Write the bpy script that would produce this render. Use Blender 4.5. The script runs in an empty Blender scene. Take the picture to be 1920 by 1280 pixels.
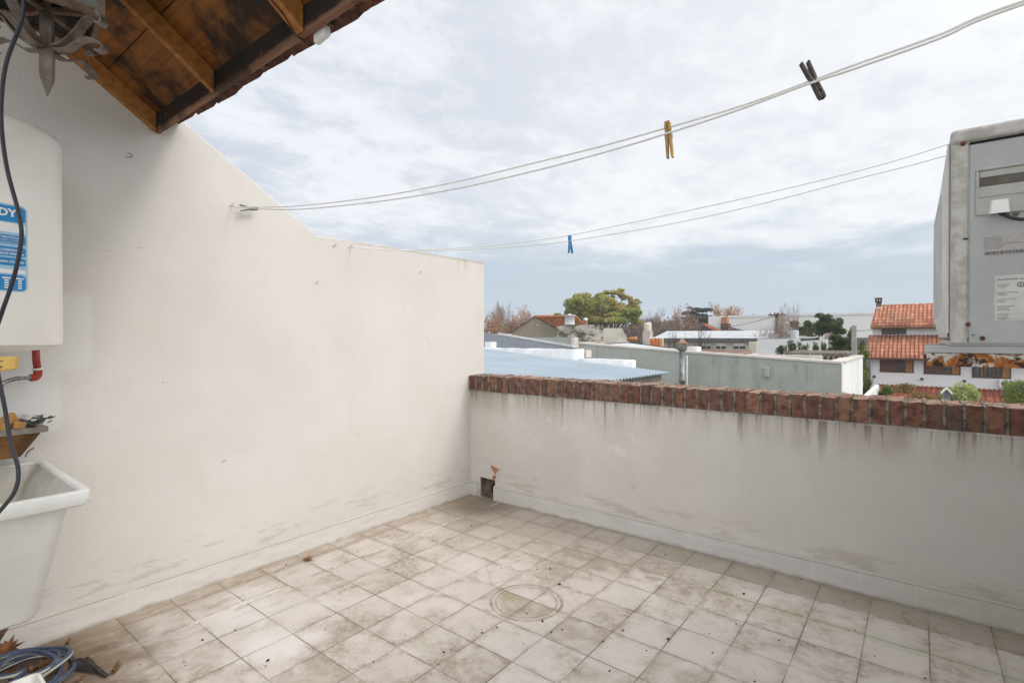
import bpy, bmesh, math, random
from mathutils import Vector, Matrix
S = bpy.context.scene
rnd = random.Random(11)

# ------------------------------------------------------------------ camera
CAM = Vector((2.56, -0.6815, 1.1805)); YAW = -0.6645; PIT = -0.0070; FPX = 971.0
cd = bpy.data.cameras.new("camera"); cam = bpy.data.objects.new("camera", cd)
S.collection.objects.link(cam); S.camera = cam
cam.location = CAM; cam.rotation_euler = (math.pi/2 + PIT, 0, -YAW)
cd.sensor_width = 36; cd.lens = FPX/1920*36; cd.clip_start = 0.02; cd.clip_end = 3000

# ------------------------------------------------------------------ sky, sun, exposure
SUN_AZ = math.radians(68)     # towards +x, +y
SUN_EL = math.radians(46)
w = bpy.data.worlds.new("World"); S.world = w; w.use_nodes = True
S.view_settings.view_transform = 'Standard'; S.view_settings.look = 'None'
S.view_settings.exposure = 0.45; S.view_settings.gamma = 1.0
S.view_settings.use_curve_mapping = False
sl = bpy.data.lights.new("sun", 'SUN'); sl.energy = 0.9; sl.angle = math.radians(16); sl.color = (1, .93, .85)
so = bpy.data.objects.new("sun", sl); S.collection.objects.link(so)
sdir = Vector((math.cos(SUN_EL)*math.sin(SUN_AZ), math.cos(SUN_EL)*math.cos(SUN_AZ), math.sin(SUN_EL)))
so.rotation_euler = sdir.to_track_quat('Z', 'Y').to_euler(); so.location = (20, 30, 40)
SKYK = 0.10

# ------------------------------------------------------------------ node helper
class NT:
    def __init__(s, tree): s.t = tree; s.n = tree.nodes; s.l = tree.links
    def new(s, typ, **kw):
        n = s.n.new(typ)
        for k, v in kw.items(): setattr(n, k, v)
        return n
    def put(s, sock, v):
        if isinstance(v, bpy.types.NodeSocket): s.l.new(v, sock)
        elif v is not None:
            if sock.type == 'RGBA' and len(v) == 3: v = (*v, 1)
            sock.default_value = v
    def m(s, op, a, b=None, c=None, clamp=False):
        n = s.new('ShaderNodeMath', operation=op, use_clamp=clamp)
        s.put(n.inputs[0], a)
        if b is not None: s.put(n.inputs[1], b)
        if c is not None: s.put(n.inputs[2], c)
        return n.outputs[0]
    def mix(s, f, a, b, mode='MIX'):
        n = s.new('ShaderNodeMix', data_type='RGBA', blend_type=mode)
        s.put(n.inputs[0], f); s.put(n.inputs[6], a); s.put(n.inputs[7], b)
        return n.outputs[2]
    def sm(s, v, lo, hi, a=0., b=1.):
        n = s.new('ShaderNodeMapRange', interpolation_type='SMOOTHSTEP')
        s.put(n.inputs[0], v); n.inputs[1].default_value = lo; n.inputs[2].default_value = hi
        n.inputs[3].default_value = a; n.inputs[4].default_value = b
        return n.outputs[0]
    def noise(s, vec, sc, det=4, rough=.55, dist=0., col=False):
        n = s.new('ShaderNodeTexNoise'); s.put(n.inputs['Vector'], vec)
        n.inputs['Scale'].default_value = sc; n.inputs['Detail'].default_value = det
        n.inputs['Roughness'].default_value = rough; n.inputs['Distortion'].default_value = dist
        return n.outputs['Color' if col else 'Fac']
    def vor(s, vec, sc, feat='F1', out='Distance'):
        n = s.new('ShaderNodeTexVoronoi', feature=feat); s.put(n.inputs['Vector'], vec)
        n.inputs['Scale'].default_value = sc; return n.outputs[out]
    def white(s, vec):
        n = s.new('ShaderNodeTexWhiteNoise', noise_dimensions='3D'); s.put(n.inputs['Vector'], vec); return n.outputs['Value']
    def sep(s, v):
        n = s.new('ShaderNodeSeparateXYZ'); s.put(n.inputs[0], v); return n.outputs
    def comb(s, x, y, z):
        n = s.new('ShaderNodeCombineXYZ')
        for i, v in enumerate((x, y, z)): s.put(n.inputs[i], v)
        return n.outputs[0]
    def vscale(s, v, k):
        n = s.new('ShaderNodeVectorMath', operation='MULTIPLY'); s.put(n.inputs[0], v); n.inputs[1].default_value = k; return n.outputs[0]
    def ramp(s, f, stops):
        n = s.new('ShaderNodeValToRGB'); s.put(n.inputs[0], f); e = n.color_ramp.elements
        while len(e) < len(stops): e.new(.5)
        for i, (p, c) in enumerate(stops): e[i].position = p; e[i].color = (*c, 1)
        return n.outputs[0]
    def bump(s, h, st, dist):
        n = s.new('ShaderNodeBump'); n.inputs['Strength'].default_value = st; n.inputs['Distance'].default_value = dist
        s.put(n.inputs['Height'], h); return n.outputs[0]
    def isl(s): return s.new('ShaderNodeNewGeometry').outputs['Random Per Island']
    def obj(s): return s.new('ShaderNodeTexCoord').outputs['Object']
    def pos(s): return s.new('ShaderNodeNewGeometry').outputs['Position']

def L(r, g, b):   # sRGB 0-255 -> linear
    f = lambda c: (c/255/12.92) if c/255 <= .04045 else ((c/255+.055)/1.055)**2.4
    return (f(r), f(g), f(b))

# world: overcast cloud deck over a Nishita sky
g = NT(w.node_tree); g.n.clear()
sky = g.new('ShaderNodeTexSky', sky_type='NISHITA'); sky.sun_disc = False
sky.sun_elevation = SUN_EL; sky.sun_rotation = SUN_AZ; sky.dust_density = 2
dirv = g.new('ShaderNodeTexCoord').outputs['Generated']
dx, dy, dz = g.sep(dirv)
zc = g.m('MAXIMUM', dz, 0.0)
zz = g.m('ADD', zc, 0.10)
pl = g.comb(g.m('DIVIDE', dx, zz), g.m('DIVIDE', dy, zz), 0.0)
n1 = g.noise(pl, 1.1, 8, .62, .25)
n2 = g.noise(g.vscale(pl, (1.0, .75, 1)), 5.5, 8, .66, .3)
n3 = g.noise(pl, .45, 3, .5)
cm = g.m('ADD', g.m('MULTIPLY', n1, .44), g.m('ADD', g.m('MULTIPLY', n2, .31), g.m('MULTIPLY', n3, .25)))
# how far to the left of the photograph's middle a direction lies: more broken cloud there
left = g.sm(g.m('ADD', g.m('MULTIPLY', dx, -.787), g.m('MULTIPLY', dy, -.616)), -.45, .45)
blue = g.sm(g.m('ADD', cm, g.m('MULTIPLY', left, -.055)), .41, .54, 1., 0.)
hz = g.sm(dz, .02, .30)       # 0 at horizon
blue = g.m('MULTIPLY', blue, g.sm(dz, .0, .22, .55, 1.))
white_c = g.mix(left, (.725, .735, .752), (.70, .715, .745))
grey_c = g.mix(left, (.63, .65, .685), (.505, .54, .605))
cl = g.mix(blue, white_c, grey_c)
band = g.mix(g.noise(pl, .8, 5, .6), (.395, .47, .55), (.455, .52, .585))
band = g.mix(g.sm(dz, .045, .0, 0., .65), band, (.57, .635, .69))
cl = g.mix(g.sm(g.m('ADD', dz, g.m('MULTIPLY', g.m('SUBTRACT', n1, .5), .30)), .11, .22), band, cl)
# an overcast deck is brighter overhead and round the veiled sun
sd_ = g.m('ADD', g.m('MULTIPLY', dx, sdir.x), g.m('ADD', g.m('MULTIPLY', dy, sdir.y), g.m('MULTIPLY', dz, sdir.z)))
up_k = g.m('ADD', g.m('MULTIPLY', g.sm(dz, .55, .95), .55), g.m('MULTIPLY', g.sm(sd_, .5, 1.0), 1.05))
# and extra, slightly warm sky glow added unseen behind the camera to light walls
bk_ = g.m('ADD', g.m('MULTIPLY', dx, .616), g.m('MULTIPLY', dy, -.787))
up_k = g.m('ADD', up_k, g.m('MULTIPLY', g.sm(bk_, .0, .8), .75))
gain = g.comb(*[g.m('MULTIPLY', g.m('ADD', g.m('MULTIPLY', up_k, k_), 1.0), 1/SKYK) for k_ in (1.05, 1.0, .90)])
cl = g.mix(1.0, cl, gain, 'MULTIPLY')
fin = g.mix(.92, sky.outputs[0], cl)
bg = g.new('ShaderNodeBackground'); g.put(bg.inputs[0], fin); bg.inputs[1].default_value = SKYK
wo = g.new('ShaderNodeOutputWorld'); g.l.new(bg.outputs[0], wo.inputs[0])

# ------------------------------------------------------------------ survey helpers (measured from the photo into metres)
FW = Vector((math.sin(YAW)*math.cos(PIT), math.cos(YAW)*math.cos(PIT), math.sin(PIT)))
RT = Vector((math.cos(YAW), -math.sin(YAW), 0)); UP = RT.cross(FW)
def ray(px, py): return FW + RT*((px-960)/FPX) + UP*((640-py)/FPX)
def at(px, py, t): return CAM + ray(px, py)*t
def onx(px, py, X): d = ray(px, py); return CAM + d*((X-CAM.x)/d.x)
def ony(px, py, Y): d = ray(px, py); return CAM + d*((Y-CAM.y)/d.y)
def onz(px, py, Z): d = ray(px, py); return CAM + d*((Z-CAM.z)/d.z)

# ------------------------------------------------------------------ mesh helpers
class MB:
    def __init__(s): s.v = []; s.f = []; s.sm = []; s.mi = []
    def add(s, vs, fs, smooth=False, mi=0):
        o = len(s.v); s.v += [tuple(v) for v in vs]
        for f in fs: s.f.append([i+o for i in f]); s.sm.append(smooth); s.mi.append(mi)
        return s
    def box(s, x0, x1, y0, y1, z0, z1, M=None, mi=0):
        vs = [Vector((x, y, z)) for z in (z0, z1) for y in (y0, y1) for x in (x0, x1)]
        if M is not None: vs = [M @ v for v in vs]
        return s.add(vs, [(0, 2, 3, 1), (4, 5, 7, 6), (0, 1, 5, 4), (2, 6, 7, 3), (0, 4, 6, 2), (1, 3, 7, 5)], mi=mi)
    def prism(s, poly, off, mi=0):     # polygon of 3D points pushed by vector off
        n = len(poly); off = Vector(off); a = [Vector(p) for p in poly]; b = [p+off for p in a]
        nor = Vector((0, 0, 0))
        for i in range(n): nor += a[i].cross(a[(i+1) % n])
        fl = nor.dot(off) > 0
        fs = [list(range(n)), list(range(2*n-1, n-1, -1))] + [(i, n+i, n+(i+1) % n, (i+1) % n) for i in range(n)]
        if fl: fs = [list(reversed(f)) for f in fs]
        return s.add(a+b, fs, mi=mi)
    def tube(s, path, r, n=8, cap=True, smooth=True, mi=0):
        P = [Vector(p) for p in path]; k = len(P); R = r if isinstance(r, (list, tuple)) else [r]*k
        vs = []; u = None
        for i in range(k):
            d = (P[min(i+1, k-1)]-P[max(i-1, 0)]).normalized()
            if u is None: u = d.orthogonal().normalized()
            else:
                u = u - d*u.dot(d); u = u.normalized() if u.length > 1e-6 else d.orthogonal().normalized()
            q = d.cross(u)
            vs += [P[i] + (u*math.cos(2*math.pi*j/n) + q*math.sin(2*math.pi*j/n))*R[i] for j in range(n)]
        fs = [(i*n+j, i*n+(j+1) % n, (i+1)*n+(j+1) % n, (i+1)*n+j) for i in range(k-1) for j in range(n)]
        if cap: fs += [list(reversed(range(n))), list(range((k-1)*n, k*n))]
        return s.add(vs, fs, smooth, mi)
    def lathe(s, prof, c, n=32, smooth=True, mi=0):   # prof [(r,z)] about a vertical axis through c
        vs = [Vector((c[0]+r*math.cos(2*math.pi*j/n), c[1]+r*math.sin(2*math.pi*j/n), c[2]+z)) for r, z in prof for j in range(n)]
        fs = [(i*n+j, i*n+(j+1) % n, (i+1)*n+(j+1) % n, (i+1)*n+j) for i in range(len(prof)-1) for j in range(n)]
        return s.add(vs, fs, smooth, mi)
    def ribbon(s, path, side, wdt, th, smooth=True, mi=0):   # flat strap along a path
        P = [Vector(p) for p in path]; k = len(P); side = Vector(side).normalized(); vs = []
        for i in range(k):
            d = (P[min(i+1, k-1)]-P[max(i-1, 0)]).normalized(); q = d.cross(side).normalized()
            vs += [P[i]+side*wdt/2+q*th/2, P[i]-side*wdt/2+q*th/2, P[i]-side*wdt/2-q*th/2, P[i]+side*wdt/2-q*th/2]
        fs = [(i*4+j, (i+1)*4+j, (i+1)*4+(j+1) % 4, i*4+(j+1) % 4) for i in range(k-1) for j in range(4)]
        fs += [(0, 1, 2, 3), ((k-1)*4+3, (k-1)*4+2, (k-1)*4+1, (k-1)*4)]
        return s.add(vs, fs, False, mi)
    def build(s, name, mat, parent=None, bevel=0, seg=2, origin=None):
        me = bpy.data.meshes.new(name)
        o0 = Vector(origin) if origin is not None else (parent_loc(parent) if parent else Vector((0, 0, 0)))
        me.from_pydata([tuple(Vector(v)-o0) for v in s.v], [], s.f)
        for m_ in (mat if isinstance(mat, (list, tuple)) else [mat]): me.materials.append(m_)
        me.polygons.foreach_set('use_smooth', s.sm); me.polygons.foreach_set('material_index', s.mi)
        me.update()
        o = bpy.data.objects.new(name, me); S.collection.objects.link(o)
        if parent: o.parent = parent; o.location = o0 - parent_loc(parent)
        else: o.location = o0
        if bevel:
            b = o.modifiers.new('bevel', 'BEVEL'); b.width = bevel; b.segments = seg; b.limit_method = 'ANGLE'; b.angle_limit = math.radians(40)
        return o
def parent_loc(p):
    v = Vector((0, 0, 0))
    while p: v += p.location; p = p.parent
    return v
def tag(o, label=None, cat=None, group=None, kind=None):
    if label: o['label'] = label
    if cat: o['category'] = cat
    if group: o['group'] = group
    if kind: o['kind'] = kind
    return o
def thing(name, loc, label, cat, group=None):
    o = bpy.data.objects.new(name, None); S.collection.objects.link(o); o.location = Vector(loc)
    o.empty_display_size = .1
    return tag(o, label, cat, group)
def copy_tree(o, parent=None):
    c = o.copy(); S.collection.objects.link(c)
    if parent: c.parent = parent
    for ch in list(o.children): copy_tree(ch, c)
    return c
def smooth_path(pts, k=8):     # Catmull-Rom
    P = [Vector(p) for p in pts]; out = []
    for i in range(len(P)-1):
        a, b, c, d = P[max(i-1, 0)], P[i], P[i+1], P[min(i+2, len(P)-1)]
        for j in range(k):
            t = j/k
            out.append(.5*((2*b)+(c-a)*t+(2*a-5*b+4*c-d)*t*t+(3*b-a-3*c+d)*t**3))
    return out+[P[-1]]
def text_polys(body, size, bold=0.0, align='LEFT', res=2):
    cu = bpy.data.curves.new('txt', 'FONT'); cu.body = body; cu.size = size; cu.offset = bold; cu.align_x = align; cu.resolution_u = res
    o = bpy.data.objects.new('txt', cu); S.collection.objects.link(o)
    dg = bpy.context.evaluated_depsgraph_get(); e = o.evaluated_get(dg); me = e.to_mesh()
    vs = [v.co.copy() for v in me.vertices]; fs = [list(p.vertices) for p in me.polygons]
    e.to_mesh_clear(); bpy.data.objects.remove(o); bpy.data.curves.remove(cu)
    return vs, fs

# ------------------------------------------------------------------ materials
def mat(name, fn, rough=.8, metal=0., spec=.3, leaf=False):
    m_ = bpy.data.materials.new(name); m_.use_nodes = True; t = NT(m_.node_tree); t.n.clear()
    b = t.new('ShaderNodeBsdfPrincipled'); o = t.new('ShaderNodeOutputMaterial'); t.l.new(b.outputs[0], o.inputs[0])
    b.inputs['Roughness'].default_value = rough; b.inputs['Metallic'].default_value = metal; b.inputs['Specular IOR Level'].default_value = spec
    r = fn(t) if callable(fn) else fn
    nor = None; ro = None
    if isinstance(r, dict): nor = r.get('n'); ro = r.get('r'); r = r['c']
    t.put(b.inputs['Base Color'], r)
    if leaf:
        tr = t.new('ShaderNodeBsdfTranslucent'); t.put(tr.inputs[0], r); mx = t.new('ShaderNodeMixShader'); mx.inputs[0].default_value = .42
        t.l.new(b.outputs[0], mx.inputs[1]); t.l.new(tr.outputs[0], mx.inputs[2]); t.l.new(mx.outputs[0], o.inputs[0])
    if nor is not None: t.put(b.inputs['Normal'], nor)
    if ro is not None: t.put(b.inputs['Roughness'], ro)
    return m_
def worn(c1, c2, sc=6, bump=0.0, bsc=60, speck=.0):
    def fn(t):
        p = t.pos(); f = t.sm(t.noise(p, sc, 6, .6), .35, .65)
        c = t.mix(f, c1, c2)
        if speck:
            c = t.mix(t.m('MULTIPLY', t.sm(t.noise(p, sc*14, 3, .6), .55, .75), speck), c, tuple(x*.35 for x in c1))
        r = {'c': c}
        if bump: r['n'] = t.bump(t.noise(p, bsc, 4, .6), bump, .01)
        return r
    return fn

def rect(t, a, b, a0, a1, b0, b1, soft):
    r = None
    for v, lo, hi in ((a, a0, a1), (b, b0, b1)):
        k = t.m('MULTIPLY', t.sm(v, lo-soft, lo+soft), t.sm(v, hi-soft, hi+soft, 1., 0.))
        r = k if r is None else t.m('MULTIPLY', r, k)
    return r

def plaster_left(t):
    p = t.pos(); x, y, z = t.sep(p)
    nz = t.noise(p, 2.2, 5, .6); nf = t.noise(p, 9, 5, .65)
    c = t.mix(t.sm(nz, .35, .68), (.622, .592, .562), (.650, .627, .602))
    c = t.mix(t.m('MULTIPLY', t.sm(t.noise(p, 210, 3, .7), .48, .66), .13), c, (.40, .36, .31))
    # fresh white repaint patch by the water heater
    yw = t.m('ADD', y, t.m('MULTIPLY', t.m('SUBTRACT', nf, .5), .05)); zw = t.m('ADD', z, t.m('MULTIPLY', t.m('SUBTRACT', nf, .5), .05))
    pt = t.m('MAXIMUM', rect(t, yw, zw, -1.0, -.075, 1.06, 1.35, .012), rect(t, yw, zw, -1.0, -.17, .82, 1.08, .012))
    c = t.mix(t.m('MULTIPLY', pt, .5), c, (.71, .71, .70))
    pt2 = rect(t, yw, zw, .355, .62, .44, .60, .03)
    c = t.mix(t.m('MULTIPLY', pt2, .22), c, (.72, .715, .70))
    # damp brown smears just over the skirting
    st = t.noise(t.comb(t.m('MULTIPLY', y, 3.2), 3.1, t.m('MULTIPLY', z, 15)), 1.6, 4, .6)
    lo = t.m('MULTIPLY', t.sm(st, .53, .64), t.m('MULTIPLY', t.sm(z, .11, .13), t.sm(z, .16, .30, 1., 0.)))
    c = t.mix(t.m('MULTIPLY', lo, .45), c, (.40, .35, .29))
    c = t.mix(t.m('MULTIPLY', t.sm(z, .04, .34, 1., 0.), .10), c, (.45, .40, .34))
    # streaks running down from the coping
    dr = t.noise(t.comb(t.m('MULTIPLY', y, 26), 0.5, t.m('MULTIPLY', z, 1.2)), 1.0, 3, .6)
    dm = t.m('MULTIPLY', t.sm(dr, .60, .70), t.m('MULTIPLY', t.sm(y, 1.2, 1.9), t.sm(z, 1.45, 1.77)))
    c = t.mix(t.m('MULTIPLY', dm, .6), c, (.38, .34, .28))
    tp = t.m('MULTIPLY', t.sm(t.m('ADD', z, t.m('MULTIPLY', nf, .03)), 1.757, 1.775), t.sm(y, .9, 1.3))
    c = t.mix(t.m('MULTIPLY', tp, .55), c, (.33, .29, .24))
    # browner towards the corner beside the parapet
    cs = t.m('MULTIPLY', t.sm(t.m('ADD', y, t.m('MULTIPLY', nf, .10)), 2.14, 2.25), t.sm(z, .9, .75))
    c = t.mix(t.m('MULTIPLY', cs, .30), c, (.42, .37, .30))
    # scraped yellow dashes, dark pin holes
    ym = t.m('MAXIMUM', rect(t, y, t.m('ADD', z, t.m('MULTIPLY', y, -.1)), -.055, .0, 1.543, 1.5475, .002), rect(t, y, z, .085, .112, 1.568, 1.574, .002))
    ym = t.m('MULTIPLY', ym, t.sm(t.noise(p, 160, 2), .40, .55))
    c = t.mix(t.m('MULTIPLY', ym, .8), c, (.62, .42, .16))
    pin = t.sm(t.vor(p, 5.0), .018, .012, 1., 0.)
    pin = t.sm(t.vor(p, 5.5), .020, .028, 1., 0.)
    c = t.mix(t.m('MULTIPLY', pin, t.m('MULTIPLY', t.sm(nf, .5, .6), .55)), c, (.22, .18, .15))
    # hair cracks
    cr = t.m('MULTIPLY', t.sm(t.vor(t.mix(.12, p, t.noise(p, 5, 4, .6, 0, True)), 2.1, 'DISTANCE_TO_EDGE'), .0, .0035, 1., 0.), t.sm(t.noise(p, 1.4, 2), .56, .62))
    c = t.mix(t.m('MULTIPLY', cr, .22), c, (.36, .31, .26))
    h = t.m('ADD', t.noise(p, 115, 4, .7), t.m('MULTIPLY', t.noise(p, 45, 3, .6), .35))
    return {'c': c, 'n': t.bump(h, .42, .004)}

def plaster_front(t):
    p = t.pos(); x, y, z = t.sep(p)
    nz = t.noise(p, 2.6, 5, .6); nf = t.noise(p, 10, 5, .65)
    c = t.mix(t.sm(nz, .35, .68), (.61, .57, .53), (.668, .632, .592))
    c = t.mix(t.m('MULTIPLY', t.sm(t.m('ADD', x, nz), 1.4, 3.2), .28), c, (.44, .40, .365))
    c = t.mix(t.m('MULTIPLY', t.sm(t.noise(p, 210, 3, .7), .48, .66), .13), c, (.40, .36, .31))
    # flaked paler patches
    pn = t.noise(p, 7.5, 5, .6, .6)
    pm = t.m('MULTIPLY', t.sm(pn, .60, .66), t.m('MULTIPLY', t.sm(x, 1.5, 1.0), t.sm(z, .35, .5)))
    c = t.mix(t.m('MULTIPLY', pm, .6), c, (.74, .71, .67))
    # run-off streaks from the brick joints, of uneven width, place and reach
    top = t.m('SUBTRACT', .79, z)
    xw = t.m('ADD', x, t.m('MULTIPLY', t.m('SUBTRACT', t.noise(t.comb(t.m('MULTIPLY', x, 9), 0, t.m('MULTIPLY', z, 3)), 1.0, 3), .5), .05))
    for fr, sd, lo_, hi_, kk, rch in ((26, .3, .57, .63, .72, .26), (15, 4.1, .50, .76, .38, .34), (58, 8.8, .57, .62, .72, .15)):
        ln = t.noise(t.comb(t.m('MULTIPLY', xw, fr), sd, 0.0), 1.0, 2, .5)
        rn = t.noise(t.comb(t.m('MULTIPLY', x, fr*.37), sd+5, 0.0), 1.0, 2, .6)
        reach = t.m('ADD', t.m('MULTIPLY', t.sm(rn, .35, .70), rch), .02)
        k = t.m('SUBTRACT', 1.0, t.m('DIVIDE', top, reach), clamp=True)
        c = t.mix(t.m('MULTIPLY', t.m('MULTIPLY', t.sm(ln, lo_, hi_), t.m('POWER', k, 1.3)), kk), c, (.12, .10, .075))
    rim = t.m('MULTIPLY', t.sm(t.m('ADD', z, t.m('MULTIPLY', t.m('SUBTRACT', t.noise(p, 24, 4), .5), .022)), .776, .780), t.sm(t.noise(p, 11, 4), .42, .52))
    c = t.mix(t.m('MULTIPLY', rim, .75), c, (.72, .69, .64))
    wide = t.noise(t.comb(t.m('MULTIPLY', x, 5), .9, t.m('MULTIPLY', z, .5)), 1.0, 4, .65)
    wk = t.m('MULTIPLY', t.sm(wide, .38, .66), t.sm(t.m('ADD', top, t.m('MULTIPLY', nf, -.12)), .16, -.08))
    c = t.mix(t.m('MULTIPLY', wk, .70), c, (.25, .21, .145))
    # damp smears over the skirting
    st = t.noise(t.comb(t.m('MULTIPLY', x, 2.6), 7.7, t.m('MULTIPLY', z, 14)), 1.5, 4, .6)
    lo = t.m('MULTIPLY', t.sm(st, .50, .60), t.sm(z, .10, .26, 1., 0.))
    c = t.mix(t.m('MULTIPLY', lo, .45), c, (.33, .285, .22))
    sp = t.m('MULTIPLY', t.sm(t.noise(t.comb(t.m('MULTIPLY', x, 7), 2, t.m('MULTIPLY', z, 15)), 1, 4, .6), .64, .70), t.sm(z, .5, .35))
    c = t.mix(t.m('MULTIPLY', sp, .30), c, (.33, .30, .25))
    mo = t.m('MULTIPLY', t.sm(x, 2.2, 2.9), t.sm(t.m('ADD', z, t.m('MULTIPLY', nf, .15)), .30, .12))
    c = t.mix(t.m('MULTIPLY', mo, .35), c, (.30, .33, .20))
    h = t.m('ADD', t.noise(p, 115, 4, .7), t.m('MULTIPLY', t.noise(p, 45, 3, .6), .35))
    return {'c': c, 'n': t.bump(h, .48, .004)}

def skirting_m(t):
    p = t.pos(); x, y, z = t.sep(p)
    u = t.m('ADD', x, y)
    j = t.m('ABSOLUTE', t.m('SUBTRACT', t.m('FRACT', t.m('DIVIDE', t.m('ADD', u, .05), .2)), .5))
    jl = t.sm(j, .488, .494)
    n = t.noise(t.vscale(p, (4, 4, 22)), 1.4, 5, .65)
    c = t.mix(t.sm(n, .40, .75), (.635, .612, .585), (.55, .528, .502))
    c = t.mix(t.m('MULTIPLY', t.sm(t.m('ADD', x, n), 1.5, 3.0), .30), c, (.46, .43, .395))
    ed = t.m('MULTIPLY', t.sm(t.m('ABSOLUTE', t.m('SUBTRACT', z, .097)), .0, .003, 1., 0.), t.sm(t.noise(p, 5, 4, .6), .30, .46))  # broken dark line painted along the tile top as its edge shadow
    c = t.mix(t.m('MULTIPLY', ed, .8), c, (.17, .13, .10))
    c = t.mix(t.m('MULTIPLY', jl, .28), c, (.78, .76, .73))
    nz_ = t.sep(t.new('ShaderNodeNewGeometry').outputs['True Normal'])[2]
    c = t.mix(t.m('MULTIPLY', t.sm(nz_, .3, .6), t.m('ADD', .45, t.m('MULTIPLY', t.noise(p, 16, 5, .65), .5))), c, (.40, .36, .315))  # ledge dust, painted darker to offset the light on upward faces
    d = t.m('MULTIPLY', t.sm(t.m('ADD', z, t.m('MULTIPLY', t.noise(p, 12, 4, .6), .05)), .045, .02), .65)
    c = t.mix(d, c, (.28, .24, .18))
    gn = t.m('MULTIPLY', t.sm(x, 2.2, 2.95), t.sm(t.noise(p, 5, 4, .6), .35, .6))
    c = t.mix(t.m('MULTIPLY', gn, .45), c, (.34, .37, .22))
    b = t.m('SUBTRACT', t.noise(t.vscale(p, (6, 6, 40)), 2, 4), t.m('MULTIPLY', jl, .6))
    return {'c': c, 'n': t.bump(b, .25, .003)}

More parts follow.
